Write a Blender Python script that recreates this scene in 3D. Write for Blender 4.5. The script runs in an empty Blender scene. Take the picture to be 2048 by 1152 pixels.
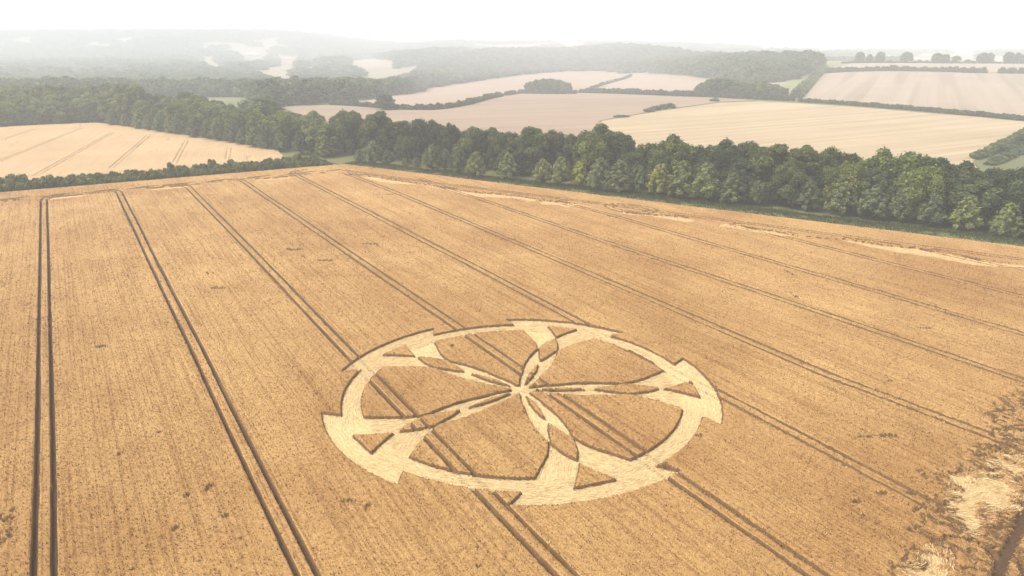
import bpy, bmesh, math
import numpy as np
from mathutils import Vector

# ------------------------------------------------------------------ camera, sky, sun, exposure
sc = bpy.context.scene
F_PX, HORIZON, CAM_Z = 1366.0, 80.0, 55.8          # focal length and horizon row of the 2048 x 1152 frame
PITCH = math.atan((576 - HORIZON) / F_PX)
cam_d = bpy.data.cameras.new('camera')
cam = bpy.data.objects.new('camera', cam_d)
sc.collection.objects.link(cam)
cam_d.sensor_width = 36.0
cam_d.lens = 36.0 * F_PX / 2048.0
cam_d.clip_start, cam_d.clip_end = 1.0, 30000.0
cam.location = (0, 0, CAM_Z)
cam.rotation_euler = (math.pi / 2 - PITCH, 0, 0)
sc.camera = cam

SUN_EL, SUN_AZ = math.radians(56), math.radians(-84)   # azimuth from +Y (view direction) towards +X
world = bpy.data.worlds.new('World')
sc.world = world
world.use_nodes = True
wn, wl = world.node_tree.nodes, world.node_tree.links
wn.clear()
w_out = wn.new('ShaderNodeOutputWorld')
w_bg = wn.new('ShaderNodeBackground')
w_bg.inputs['Strength'].default_value = 0.133
sky = wn.new('ShaderNodeTexSky')
sky.sky_type = 'NISHITA'
sky.sun_disc = False
sky.sun_elevation = SUN_EL
sky.sun_rotation = SUN_AZ
sky.air_density, sky.dust_density, sky.ozone_density = 1.0, 5.0, 1.0
sat = wn.new('ShaderNodeHueSaturation')
sat.inputs['Saturation'].default_value = 0.04        # an overcast, milky sky
ovc = wn.new('ShaderNodeMix')
ovc.data_type = 'RGBA'
ovc.inputs['Factor'].default_value = 0.65
ovc.inputs['B'].default_value = (8.3, 8.5, 8.8, 1)      # even cloud layer over the clear-sky gradient
wl.new(sky.outputs['Color'], sat.inputs['Color'])
wl.new(sat.outputs['Color'], ovc.inputs['A'])
wl.new(ovc.outputs['Result'], w_bg.inputs['Color'])
wl.new(w_bg.outputs['Background'], w_out.inputs['Surface'])

sun_d = bpy.data.lights.new('sun', 'SUN')
sun_d.energy, sun_d.angle, sun_d.color = 3.8, math.radians(18), (1.0, 0.95, 0.86)
sun = bpy.data.objects.new('sun', sun_d)
sc.collection.objects.link(sun)
sdir = Vector((math.sin(SUN_AZ) * math.cos(SUN_EL), math.cos(SUN_AZ) * math.cos(SUN_EL), math.sin(SUN_EL)))
sun.rotation_euler = sdir.to_track_quat('Z', 'Y').to_euler()
sun.location = (0, 0, 300)

vs = sc.view_settings
vs.view_transform, vs.look, vs.gamma, vs.use_curve_mapping = 'Standard', 'None', 1.0, False
vs.exposure = 0.31
cy = sc.cycles
cy.max_bounces, cy.diffuse_bounces, cy.glossy_bounces, cy.transmission_bounces, cy.volume_bounces = 4, 3, 1, 1, 1
cy.use_denoising = True
cy.caustics_reflective = cy.caustics_refractive = False

HAZE_DENSITY = 0.00046

# ------------------------------------------------------------------ helpers
rng = np.random.default_rng(7)
COL = sc.collection
ORD = ('first second third fourth fifth sixth seventh eighth ninth tenth eleventh twelfth thirteenth fourteenth fifteenth sixteenth '
       'seventeenth eighteenth nineteenth').split()
TENS = {2: 'twent', 3: 'thirt', 4: 'fort', 5: 'fift', 6: 'sixt', 7: 'sevent', 8: 'eight', 9: 'ninet'}


def ordinal(i):
    if i <= 19:
        return ORD[i - 1]
    if i >= 100:
        return 'hundredth' if i == 100 else 'hundred-and-' + ordinal(i - 100)
    t, u = divmod(i, 10)
    return TENS[t] + ('ieth' if u == 0 else 'y-' + ORD[u - 1])


def sstep(a, b, x):
    t = np.clip((x - a) / (b - a), 0, 1)
    return t * t * (3 - 2 * t)


_tab = np.random.default_rng(3).random((256, 256))


def vnoise(x, y):
    xi, yi = np.floor(x).astype(np.int64), np.floor(y).astype(np.int64)
    fx, fy = x - xi, y - yi
    fx, fy = fx * fx * (3 - 2 * fx), fy * fy * (3 - 2 * fy)
    a, b = _tab[xi & 255, yi & 255], _tab[(xi + 1) & 255, yi & 255]
    c, d = _tab[xi & 255, (yi + 1) & 255], _tab[(xi + 1) & 255, (yi + 1) & 255]
    return (a * (1 - fx) + b * fx) * (1 - fy) + (c * (1 - fx) + d * fx) * fy


def fbm(x, y, o=3):
    s, a, t = 0, 1.0, 0
    for k in range(o):
        s = s + a * vnoise(x * 2 ** k + 17.3 * k, y * 2 ** k + 5.1 * k)
        t += a
        a *= 0.5
    return s / t


def hgt(x, y):
    """Height of the open country; the near fields are level."""
    x, y = np.asarray(x, float), np.asarray(y, float)
    h = 18 * sstep(450, 1150, y) * sstep(0, 500, x) * (1 - sstep(1220, 1900, y))
    h = h - 26 * sstep(620, 1250, y) * (1 - sstep(150, 560, x)) * (1 - sstep(3000, 3900, y))
    h = h + 34 * sstep(1600, 2600, y) * sstep(-800, -200, x) * (1 - sstep(350, 900, x)) * (1 - sstep(2800, 3700, y))
    h = h + 88 * sstep(2500, 4000, y) * sstep(-450, -1500, x) * (1 - sstep(4400, 6200, y))
    h = h + 36 * sstep(3000, 4200, y) * sstep(-900, -200, x) * (1 - sstep(700, 1800, x)) * (1 - sstep(4600, 6200, y))
    h = h + 9 * (fbm(x / 420, y / 420, 2) - 0.5) * sstep(620, 1100, y)
    return h


def ray(px, py):
    c, s = math.cos(PITCH), math.sin(PITCH)
    a, b = (px - 1024) / F_PX, (576 - py) / F_PX
    return np.array([a, c + b * s, -s + b * c])


def at(px, py, z=None):
    """World x, y where the view through a photograph pixel meets the ground (or the level z)."""
    d = ray(px, py)
    if z is not None:
        t = (z - CAM_Z) / d[2]
        return np.array([d[0] * t, d[1] * t])
    t = np.linspace(40, 6000, 6000)
    zz = CAM_Z + d[2] * t - hgt(d[0] * t, d[1] * t)
    k = np.argmax(zz < 0) if (zz < 0).any() else len(t) - 1
    if k == 0:
        k = 1
    f = zz[k - 1] / max(zz[k - 1] - zz[k], 1e-6)
    tt = t[k - 1] + (t[k] - t[k - 1]) * min(max(f, 0), 1)
    return np.array([d[0] * tt, d[1] * tt])


def pix(x, y, z):
    c, s = math.cos(PITCH), math.sin(PITCH)
    w = z - CAM_Z
    dep, up = y * c - w * s, y * s + w * c
    return 1024 + F_PX * x / dep, 576 - F_PX * up / dep


def mesh_from(name, v, f, mat=None, smooth=False):
    """Fast mesh from an (n,3) array and a list of (m,3) or (m,4) face arrays."""
    me = bpy.data.meshes.new(name)
    v = np.asarray(v, np.float32)
    fs = [np.asarray(a, np.int32) for a in (f if isinstance(f, list) else [f]) if len(a)]
    me.vertices.add(len(v))
    me.vertices.foreach_set('co', v.ravel())
    loops = np.concatenate([a.ravel() for a in fs])
    cnt = np.concatenate([np.full(len(a), a.shape[1], np.int32) for a in fs])
    me.loops.add(len(loops))
    me.loops.foreach_set('vertex_index', loops)
    me.polygons.add(len(cnt))
    me.polygons.foreach_set('loop_start', np.concatenate([[0], np.cumsum(cnt)[:-1]]).astype(np.int32))
    me.polygons.foreach_set('loop_total', cnt)
    if smooth:
        me.polygons.foreach_set('use_smooth', np.ones(len(cnt), bool))
    me.update(calc_edges=True)
    if mat:
        me.materials.append(mat)
    return me


def add_attr(me, name, vals):
    a = me.attributes.new(name, 'FLOAT', 'POINT')
    a.data.foreach_set('value', np.asarray(vals, np.float32))


def obj(name, me, parent=None, label=None, cat=None, group=None, kind=None):
    o = bpy.data.objects.new(name, me)
    COL.objects.link(o)
    if parent:
        o.parent = parent
    for k, val in (('label', label), ('category', cat), ('group', group), ('kind', kind)):
        if val:
            o[k] = val
    return o


def in_poly(P, x, y):
    P = np.asarray(P)
    r = np.zeros(np.shape(x), bool)
    j = len(P) - 1
    for i in range(len(P)):
        xi, yi, xj, yj = P[i][0], P[i][1], P[j][0], P[j][1]
        c = ((yi > y) != (yj > y)) & (x < (xj - xi) * (y - yi) / (yj - yi + 1e-12) + xi)
        r ^= c
        j = i
    return r


def seg_dist(P, x, y, closed=False, cut=1e9):
    """Distance to a polyline, only refined near it."""
    P = np.asarray(P, float)
    best = np.full(np.shape(x), cut)
    n = len(P)
    for i in range(n if closed else n - 1):
        a, b = P[i], P[(i + 1) % n]
        if cut < 1e8:
            m = (x > min(a[0], b[0]) - cut) & (x < max(a[0], b[0]) + cut) & (y > min(a[1], b[1]) - cut) & (y < max(a[1], b[1]) + cut)
            if not m.any():
                continue
        else:
            m = slice(None)
        dx, dy = b - a
        L = dx * dx + dy * dy + 1e-12
        xx, yy = x[m], y[m]
        t = np.clip(((xx - a[0]) * dx + (yy - a[1]) * dy) / L, 0, 1)
        dd = np.hypot(xx - a[0] - t * dx, yy - a[1] - t * dy)
        best[m] = np.minimum(best[m], dd)
    return best


def poly_sdf(P, x, y, cut=8.0):
    dd = seg_dist(P, x, y, True, cut)
    return np.where(in_poly(P, x, y), dd, -dd)


def smooth_line(P, n=8):
    """Catmull-Rom through the points."""
    P = np.asarray(P, float)
    Q = np.vstack([2 * P[0] - P[1], P, 2 * P[-1] - P[-2]])
    out = []
    for i in range(1, len(Q) - 2):
        for k in range(n):
            t = k / n
            a, b, c, d = Q[i - 1], Q[i], Q[i + 1], Q[i + 2]
            out.append(0.5 * (2 * b + (c - a) * t + (2 * a - 5 * b + 4 * c - d) * t * t + (3 * b - a - 3 * c + d) * t ** 3))
    out.append(P[-1])
    return np.array(out)


def offset_line(P, o):
    P = np.asarray(P, float)
    T = np.gradient(P, axis=0)
    T /= np.linalg.norm(T, axis=1)[:, None] + 1e-9
    return P + o * np.stack([T[:, 1], -T[:, 0]], 1)


# ------------------------------------------------------------------ materials
def mat_new(name):
    m = bpy.data.materials.new(name)
    m.use_nodes = True
    n, l = m.node_tree.nodes, m.node_tree.links
    b = n['Principled BSDF']
    b.inputs['Roughness'].default_value = 0.9
    b.inputs['Specular IOR Level'].default_value = 0.15
    return m, n, l, b


def noise_node(n, l, scale, detail=3, rough=0.55, vec=None, stretch=None, rot=0.0):
    t = n.new('ShaderNodeTexNoise')
    t.inputs['Scale'].default_value = scale
    t.inputs['Detail'].default_value = detail
    t.inputs['Roughness'].default_value = rough
    if vec is None:
        vec = n.new('ShaderNodeNewGeometry').outputs['Position']
    if stretch:
        r = n.new('ShaderNodeVectorRotate')
        r.rotation_type = 'Z_AXIS'
        r.inputs['Angle'].default_value = rot
        l.new(vec, r.inputs['Vector'])
        mp = n.new('ShaderNodeVectorMath')
        mp.operation = 'MULTIPLY'
        mp.inputs[1].default_value = stretch
        l.new(r.outputs['Vector'], mp.inputs[0])
        vec = mp.outputs['Vector']
    l.new(vec, t.inputs['Vector'])
    return t.outputs['Fac']


def ramp(n, l, fac, stops):
    r = n.new('ShaderNodeValToRGB')
    e = r.color_ramp.elements
    while len(e) < len(stops):
        e.new(0.5)
    for el, (p, c) in zip(e, stops):
        el.position = p
        el.color = (*c, 1)
    l.new(fac, r.inputs['Fac'])
    return r.outputs['Color']


def mixc(n, l, a, b, fac=0.5, mode='MIX'):
    m = n.new('ShaderNodeMix')
    m.data_type = 'RGBA'
    m.blend_type = mode
    for s, val in (('A', a), ('B', b)):
        if isinstance(val, tuple):
            m.inputs[s].default_value = (*val, 1)
        else:
            l.new(val, m.inputs[s])
    if isinstance(fac, float):
        m.inputs['Factor'].default_value = fac
    else:
        l.new(fac, m.inputs['Factor'])
    return m.outputs['Result']


def bump(n, l, b, h, strength, dist):
    k = n.new('ShaderNodeBump')
    k.inputs['Strength'].default_value = strength
    k.inputs['Distance'].default_value = dist
    l.new(h, k.inputs['Height'])
    l.new(k.outputs['Normal'], b.inputs['Normal'])


AZ = math.radians(-32.8)
DU = np.array([math.sin(AZ), math.cos(AZ)])            # direction of the tramlines
DV = np.array([math.cos(AZ), -math.sin(AZ)])


def patchy(n, l, base, rot=AZ):
    """Broad ripeness patches of the crop."""
    big = noise_node(n, l, 0.022, 4, 0.6)
    mid = noise_node(n, l, 0.16, 4, 0.65, stretch=(1.0, 0.45, 1.0), rot=rot)
    rows = noise_node(n, l, 1.0, 2, 0.6, stretch=(2.7, 0.022, 1.0), rot=rot)
    base = mixc(n, l, base, ramp(n, l, rows, [(0.38, (0.81, 0.76, 0.71)), (0.5, (1.03, 1.03, 1.03))]), 1.0, 'MULTIPLY')
    c = mixc(n, l, base, ramp(n, l, big, [(0.36, (0.83, 0.74, 0.66)), (0.62, (1.05, 1.03, 0.99))]), 1.0, 'MULTIPLY')
    return mixc(n, l, c, ramp(n, l, mid, [(0.3, (0.90, 0.86, 0.82)), (0.6, (1.03, 1.03, 1.03))]), 1.0, 'MULTIPLY')


def make_wheat(rot=AZ, pale=0.0):
    m, n, l, b = mat_new('wheat')
    fine = noise_node(n, l, 8.0, 3, 0.75)
    c = ramp(n, l, fine, [(0.30, (0.23, 0.128, 0.049)), (0.5, (0.41, 0.256, 0.105)), (0.68, (0.555, 0.38, 0.173))])
    spk = noise_node(n, l, 1.7, 2, 0.6)
    c = mixc(n, l, c, ramp(n, l, spk, [(0.32, (0.88, 0.85, 0.82)), (0.55, (1.04, 1.04, 1.04))]), 1.0, 'MULTIPLY')
    l.new(mixc(n, l, patchy(n, l, c, rot), (0.47, 0.36, 0.235), pale), b.inputs['Base Color'])
    bump(n, l, b, fine, 0.8, 0.15)
    return m


def make_ears():
    m, n, l, b = mat_new('wheat_ears')
    a = n.new('ShaderNodeAttribute')
    a.attribute_name = 'tint'
    c = ramp(n, l, a.outputs['Fac'], [(0.0, (0.195, 0.107, 0.041)), (0.5, (0.42, 0.262, 0.108)), (1.0, (0.71, 0.505, 0.248))])
    l.new(patchy(n, l, c), b.inputs['Base Color'])
    return m


def make_shaded_stems():
    m, n, l, b = mat_new('shaded_wheat_stems')
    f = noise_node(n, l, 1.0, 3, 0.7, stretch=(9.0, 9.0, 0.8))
    l.new(ramp(n, l, f, [(0.35, (0.10, 0.052, 0.020)), (0.6, (0.175, 0.10, 0.042)), (0.75, (0.27, 0.17, 0.076))]), b.inputs['Base Color'])  # stem brown, with the shade among packed stalks put into the colour
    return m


def make_straw():
    m, n, l, b = mat_new('laid_straw')
    a = noise_node(n, l, 1.3, 4, 0.65)
    f = noise_node(n, l, 6.0, 3, 0.7)
    c = ramp(n, l, f, [(0.3, (0.56, 0.385, 0.178)), (0.55, (0.68, 0.495, 0.243)), (0.75, (0.75, 0.57, 0.30))])
    c = mixc(n, l, c, ramp(n, l, a, [(0.3, (0.86, 0.82, 0.76)), (0.65, (1.06, 1.06, 1.06))]), 1.0, 'MULTIPLY')
    l.new(c, b.inputs['Base Color'])
    bump(n, l, b, f, 0.5, 0.12)
    return m


def make_lodged():
    m, n, l, b = mat_new('lodged_straw')
    f = noise_node(n, l, 5.0, 4, 0.75)
    g = noise_node(n, l, 0.9, 4, 0.7)
    c = ramp(n, l, f, [(0.3, (0.34, 0.218, 0.096)), (0.5, (0.49, 0.335, 0.158)), (0.72, (0.60, 0.44, 0.228))])
    c = mixc(n, l, c, ramp(n, l, g, [(0.34, (0.74, 0.69, 0.63)), (0.6, (1.04, 1.04, 1.04))]), 1.0, 'MULTIPLY')
    l.new(c, b.inputs['Base Color'])
    bump(n, l, b, f, 0.8, 0.15)
    return m


def make_straw_blades():
    m, n, l, b = mat_new('straw_blades')
    a = n.new('ShaderNodeAttribute')
    a.attribute_name = 'tint'
    l.new(ramp(n, l, a.outputs['Fac'], [(0.0, (0.40, 0.255, 0.11)), (0.3, (0.64, 0.465, 0.23)), (1.0, (0.82, 0.65, 0.38))]), b.inputs['Base Color'])
    return m


def make_soil():
    m, n, l, b = mat_new('track_soil')
    f = noise_node(n, l, 3.0, 4, 0.7)
    l.new(ramp(n, l, f, [(0.3, (0.05, 0.027, 0.013)), (0.7, (0.11, 0.062, 0.031))]), b.inputs['Base Color'])
    return m


def make_far_field(name, lo, hi, rot, across=0.35, along=0.01, contrast=1.0, lines=None):
    m, n, l, b = mat_new(name)
    s = noise_node(n, l, 1.0, 4, 0.65, stretch=(across, along, 0.0), rot=rot)
    c = ramp(n, l, s, [(0.32, lo), (0.68, hi)])
    g = noise_node(n, l, 0.012, 4, 0.6)
    c = mixc(n, l, c, ramp(n, l, g, [(0.35, (0.93, 0.92, 0.91)), (0.65, (1.03, 1.03, 1.03))]), 1.0, 'MULTIPLY')
    g2 = noise_node(n, l, 0.5, 4, 0.7)
    c = mixc(n, l, c, ramp(n, l, g2, [(0.35, (0.95, 0.95, 0.95)), (0.65, (1.03, 1.03, 1.03))]), 1.0, 'MULTIPLY')
    if lines:
        t = noise_node(n, l, 1.0, 1, 0.4, stretch=(lines, 0.0012, 0.0), rot=rot)
        c = mixc(n, l, c, ramp(n, l, t, [(0.40, (0.85, 0.83, 0.81)), (0.46, (1, 1, 1))]), 1.0, 'MULTIPLY')
    l.new(c, b.inputs['Base Color'])
    return m


def make_foliage(name, dark, mid, light):
    m, n, l, b = mat_new(name)
    a = n.new('ShaderNodeAttribute')
    a.attribute_name = 'tint'
    oi = n.new('ShaderNodeObjectInfo')
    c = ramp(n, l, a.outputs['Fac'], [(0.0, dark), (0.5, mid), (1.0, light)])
    v = ramp(n, l, oi.outputs['Random'], [(0.0, (0.60, 0.68, 0.74)), (0.3, (1.0, 1.0, 0.95)), (0.6, (1.2, 1.08, 0.85)), (0.8, (1.0, 1.08, 1.0)), (1.0, (1.5, 1.35, 0.95))])
    c = mixc(n, l, c, v, 1.0, 'MULTIPLY')
    c = mixc(n, l, c, oi.outputs['Color'], 1.0, 'MULTIPLY')
    l.new(c, b.inputs['Base Color'])
    b.inputs['Roughness'].default_value = 0.7
    tr = n.new('ShaderNodeBsdfTranslucent')
    l.new(c, tr.inputs['Color'])
    mx = n.new('ShaderNodeMixShader')
    mx.inputs['Fac'].default_value = 0.18
    l.new(b.outputs['BSDF'], mx.inputs[1])
    l.new(tr.outputs['BSDF'], mx.inputs[2])
    l.new(mx.outputs['Shader'], n['Material Output'].inputs['Surface'])
    return m


def make_plain(name, lo, hi, scale, rough=0.9):
    m, n, l, b = mat_new(name)
    l.new(ramp(n, l, noise_node(n, l, scale, 4, 0.65), [(0.3, lo), (0.7, hi)]), b.inputs['Base Color'])
    b.inputs['Roughness'].default_value = rough
    return m


def make_terrain():
    m, n, l, b = mat_new('open_country')
    v = n.new('ShaderNodeTexVoronoi')
    v.inputs['Scale'].default_value = 0.0034
    g = n.new('ShaderNodeNewGeometry').outputs['Position']
    l.new(g, v.inputs['Vector'])
    sp = n.new('ShaderNodeSeparateColor')
    l.new(v.outputs['Color'], sp.inputs['Color'])
    c = ramp(n, l, sp.outputs['Red'], [(0.0, (0.13, 0.15, 0.06)), (0.2, (0.19, 0.20, 0.09)), (0.25, (0.25, 0.205, 0.14)), (1.0, (0.33, 0.265, 0.185))])
    near = noise_node(n, l, 0.3, 4, 0.7)
    c = mixc(n, l, c, ramp(n, l, near, [(0.3, (0.8, 0.8, 0.8)), (0.7, (1.1, 1.1, 1.1))]), 1.0, 'MULTIPLY')
    # rough grass wherever the sheet shows close to the fields
    sep = n.new('ShaderNodeSeparateXYZ')
    l.new(g, sep.inputs['Vector'])
    mr = n.new('ShaderNodeMapRange')
    mr.inputs['From Min'].default_value, mr.inputs['From Max'].default_value = 650, 900
    l.new(sep.outputs['Y'], mr.inputs['Value'])
    grass = ramp(n, l, noise_node(n, l, 0.8, 4, 0.7), [(0.3, (0.075, 0.085, 0.03)), (0.7, (0.17, 0.165, 0.07))])
    l.new(mixc(n, l, grass, c, mr.outputs['Result']), b.inputs['Base Color'])
    return m


M_WHEAT, M_EARS, M_STRAW, M_BLADE, M_SOIL = make_wheat(), make_ears(), make_straw(), make_straw_blades(), make_soil()
M_STEM_SHADE, M_LODGED = make_shaded_stems(), make_lodged()
M_TERRAIN = make_terrain()
M_LEAF = make_foliage('foliage', (0.020, 0.031, 0.010), (0.066, 0.089, 0.028), (0.19, 0.22, 0.075))
M_YOUNG = make_foliage('young_foliage', (0.038, 0.055, 0.022), (0.125, 0.15, 0.06), (0.25, 0.275, 0.125))
M_BUSH = make_foliage('hedge_foliage', (0.035, 0.045, 0.015), (0.085, 0.10, 0.034), (0.165, 0.18, 0.068))
M_BARK = make_plain('bark', (0.05, 0.04, 0.03), (0.11, 0.09, 0.07), 3.0)
M_VERGE = make_plain('verge_grass', (0.105, 0.11, 0.04), (0.22, 0.215, 0.085), 0.6)
M_RENDER = make_plain('white_render', (0.72, 0.71, 0.68), (0.82, 0.81, 0.79), 0.5)
M_SLATE = make_plain('slate', (0.30, 0.30, 0.31), (0.38, 0.38, 0.39), 0.6)
M_GLASS = make_plain('window_glass', (0.05, 0.055, 0.06), (0.08, 0.085, 0.09), 1.0, 0.15)

# ------------------------------------------------------------------ terrain
def terrain():
    def axis(a, b, near, far, lim, grow):
        out, p = [0.0], 0.0
        while p < b:
            s = near if p < lim else min(far, near + (p - lim) * grow)
            p += s
            out.append(p)
        neg, p = [], 0.0
        while p > a:
            s = near if -p < lim else min(far, near + (-p - lim) * grow)
            p -= s
            neg.append(p)
        return np.array(neg[::-1] + out)
    X = axis(-6500, 6500, 20, 220, 1300, 0.06)
    Y = axis(-250, 9000, 20, 220, 1700, 0.06)
    gx, gy = np.meshgrid(X, Y)
    z = hgt(gx, gy) - 0.05
    v = np.stack([gx.ravel(), gy.ravel(), z.ravel()], 1)
    i = np.arange(len(Y) * len(X)).reshape(len(Y), len(X))
    f = np.stack([i[:-1, :-1].ravel(), i[:-1, 1:].ravel(), i[1:, 1:].ravel(), i[1:, :-1].ravel()], 1)
    obj('ground', mesh_from('ground', v, f, M_TERRAIN, True), kind='structure',
        label='rolling open country of grass and distant fields')


terrain()


def draped(name, poly, mat, lift=0.15, step=20.0, label=None):
    bm = bmesh.new()
    bm.faces.new([bm.verts.new((p[0], p[1], 0)) for p in poly])
    P = np.asarray(poly)
    for ax in (0, 1):
        a, b = P[:, ax].min(), P[:, ax].max()
        k = math.ceil(a / step) * step
        while k < b:
            no = (1, 0, 0) if ax == 0 else (0, 1, 0)
            bmesh.ops.bisect_plane(bm, geom=bm.verts[:] + bm.edges[:] + bm.faces[:], plane_co=(k, k, 0), plane_no=no)
            k += step
    bmesh.ops.triangulate(bm, faces=[f for f in bm.faces if len(f.verts) > 4])
    for v in bm.verts:
        v.co.z = float(hgt(v.co.x, v.co.y)) + lift
    bmesh.ops.recalc_face_normals(bm, faces=bm.faces[:])
    for f in bm.faces:
        if f.normal.z < 0:
            f.normal_flip()
        f.smooth = True
    me = bpy.data.meshes.new(name)
    bm.to_mesh(me)
    bm.free()
    me.materials.append(mat)
    return obj(name, me, kind='structure', label=label)


CORNER, EDGE_A, EDGE_B = at(690, 327, 0.8), at(1400, 408, 0.8), at(2048, 490, 0.8)
EDGE_B2 = EDGE_B + (EDGE_B - EDGE_A) * 0.6
LEFT_A = at(0, 384, 0.8)
LEFT_B = LEFT_A + (LEFT_A - CORNER) * 0.25
EDGE_DIR = (EDGE_B - CORNER) / np.linalg.norm(EDGE_B - CORNER)
EDGE_OUT = np.array([-EDGE_DIR[1], EDGE_DIR[0]])        # away from the field, into the belt
if EDGE_OUT[1] < 0:
    EDGE_OUT = -EDGE_OUT

m_light = make_far_field('stubble_pale', (0.295, 0.215, 0.128), (0.43, 0.33, 0.21), math.radians(62), 0.16, 0.003)
m_brown = make_far_field('stubble_brown', (0.235, 0.165, 0.115), (0.31, 0.225, 0.162), math.radians(72), 0.07, 0.002)
m_brown2 = make_far_field('stubble_dusky', (0.28, 0.20, 0.15), (0.36, 0.27, 0.205), math.radians(60), 0.15, 0.008)
m_row = make_far_field('stubble_rows', (0.28, 0.212, 0.15), (0.35, 0.272, 0.20), math.radians(30), 0.09, 0.001, lines=0.045)
m_far = make_far_field('stubble_far', (0.29, 0.225, 0.165), (0.34, 0.27, 0.20), math.radians(20), 0.2, 0.01)
m_green = make_far_field('meadow', (0.16, 0.19, 0.07), (0.21, 0.24, 0.09), math.radians(20), 0.2, 0.05)

BB = lambda t, o: CORNER + EDGE_DIR * t + EDGE_OUT * o
hedge_curve = [(662, 209), (720, 212), (790, 218), (865, 219), (905, 215), (945, 207), (990, 195), (1043, 187)]
hedge_mid = [(1160, 186), (1250, 188), (1330, 191), (1420, 194), (1500, 198), (1582, 202)]
hedge_pale = [(1600, 204), (1720, 212), (1850, 223), (1950, 232), (2075, 244)]
G = lambda pts: [at(*p) for p in pts]
draped('field_pale', [BB(95, 42), BB(262, 42)] + G([(1945, 322), (1990, 303), (2030, 282), (2075, 258), (2075, 246), (1950, 234), (1850, 226), (1720, 215), (1600, 207), (1520, 203), (1440, 206), (1320, 222), (1200, 243)]),
       m_light, label='pale straw-coloured stubble field behind the tree belt')
draped('field_brown', [BB(-20, 42), BB(93, 42)] + G([(1200, 241), (1320, 220), (1440, 204), (1510, 201), (1420, 196), (1330, 193), (1160, 188), (1043, 189), (990, 197), (945, 209), (905, 217), (865, 221), (790, 220), (720, 214), (640, 210), (560, 212)]),
       m_brown, label='brownish stubble field below the curved hedge')
draped('field_dusky', G([(690, 207), (760, 198), (850, 179), (950, 163), (1050, 150), (1130, 144), (1200, 143), (1258, 148), (1215, 163), (1165, 181), (1043, 185), (990, 192), (945, 204), (905, 212), (865, 216), (790, 215), (740, 211)]),
       m_brown2, label='dusky stubble field between the curved hedge and the wood')
draped('field_hazy', G([(1275, 149), (1340, 151), (1420, 157), (1420, 190), (1330, 189), (1250, 186), (1180, 183), (1225, 165)]), m_brown2,
       label='hazy stubble field below the hillside wood')
draped('field_rows', G([(1598, 201), (1625, 175), (1652, 147), (1750, 143), (1900, 146), (2075, 148), (2075, 241), (1950, 229), (1850, 220), (1720, 209)]), m_row,
       label='stubble field with tramlines running up the slope')
draped('field_ridge', G([(1660, 142), (1700, 127), (1800, 126), (2075, 127), (2075, 145), (1900, 143), (1750, 140)]), m_far, label='narrow stubble field along the ridge')
draped('meadow', G([(1560, 168), (1600, 160), (1605, 170), (1575, 176)]), m_green, label='small bright green meadow beside the copse')
DISTANT = ([(140, 162), (165, 160), (170, 140), (158, 132), (130, 136)], [(392, 114), (430, 112), (465, 124), (460, 132), (410, 132)],
          [(600, 140), (636, 138), (642, 118), (612, 118)], [(690, 128), (740, 134), (790, 136), (796, 126), (740, 119), (694, 122)], [(220, 156), (246, 156), (246, 146), (222, 146)],
          [(470, 146), (600, 142), (600, 138), (500, 141)])
for p in DISTANT:
    draped('field_distant', [at(*q) for q in p], m_far, 0.25, label='distant pale field among hazy woods')

# ------------------------------------------------------------------ the wheat field with its ruts and the pattern
TRAMS = [  # centre lines as (u, v): u along the lines, v across
    [(302, -10.7), (-20, -10.8)],
    [(302, 13.5), (-20, 13.4)],
    [(300, 37.7), (190, 37.6), (110, 37.3), (-20, 37.0)],
    [(299, 58.9), (219, 59.4), (118, 60.3), (60, 60.3), (-20, 60.3)],
    [(304, 81.3), (192, 82.4), (150, 82.9), (100, 82.8), (60, 83.4), (28, 83.1)],
    [(293, 101.0), (239, 103.0), (136, 104.5), (60, 104.6), (31, 107.4)],
    [(262, 123.2), (148, 126.2), (94, 129.3), (40, 131.0), (-5, 132)],
    [(198, 146.7), (175, 148.6), (93, 151.9), (50, 153.4), (10, 154.5)],
    [(140, 174.0), (108, 175.0), (59, 177.2), (20, 178.5)],
    [(93, 197.7), (68, 199.7), (30, 202)],
]
UV = lambda u, v: DU * u + DV * v
RUTS = []
def tram_sdf(u, v):
    """Signed distance to the nearest straight tramline rut."""
    best = np.full(u.shape, 9.0)
    for T in TRAMS:
        vc, hw, on = tram_terms(T, u)
        dd = np.where(on, np.abs(np.abs(v - vc) - 0.95) - hw, 9.0)
        best = np.minimum(best, dd)
    return best


head = smooth_line([BB(t, o) for t, o in ((12, -13), (60, -14.5), (110, -14), (170, -15), (230, -16), (300, -17), (340, -18))], 10)
LEFT_DIR = (LEFT_A - CORNER) / np.linalg.norm(LEFT_A - CORNER)
LEFT_IN = np.array([LEFT_DIR[1], -LEFT_DIR[0]])
if LEFT_IN[1] > 0:
    LEFT_IN = -LEFT_IN
LL = lambda t, o: CORNER + LEFT_DIR * t + LEFT_IN * o
head_l = smooth_line([LL(t, o) for t, o in ((6, 14), (40, 15), (80, 15.5), (120, 16), (170, 17))], 10)
for s in (-0.95, 0.95):
    RUTS.append((offset_line(head, s), 0.2))
    RUTS.append((offset_line(head_l, s), 0.2))
# tramline ends swing onto the headland track
for i, sgn in ((0, 1), (1, -1), (2, -1), (3, -1), (4, 1)):
    u0, v0 = TRAMS[i][0]
    P = smooth_line([UV(u0 - 2, v0), UV(u0 + 2.2, v0 + 0.7 * sgn), UV(u0 + 4.6, v0 + 3.5 * sgn), UV(u0 + 5.3, v0 + 8 * sgn)], 8)
    for s in (-0.95, 0.95):
        RUTS.append((offset_line(P, s), 0.24))
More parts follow.
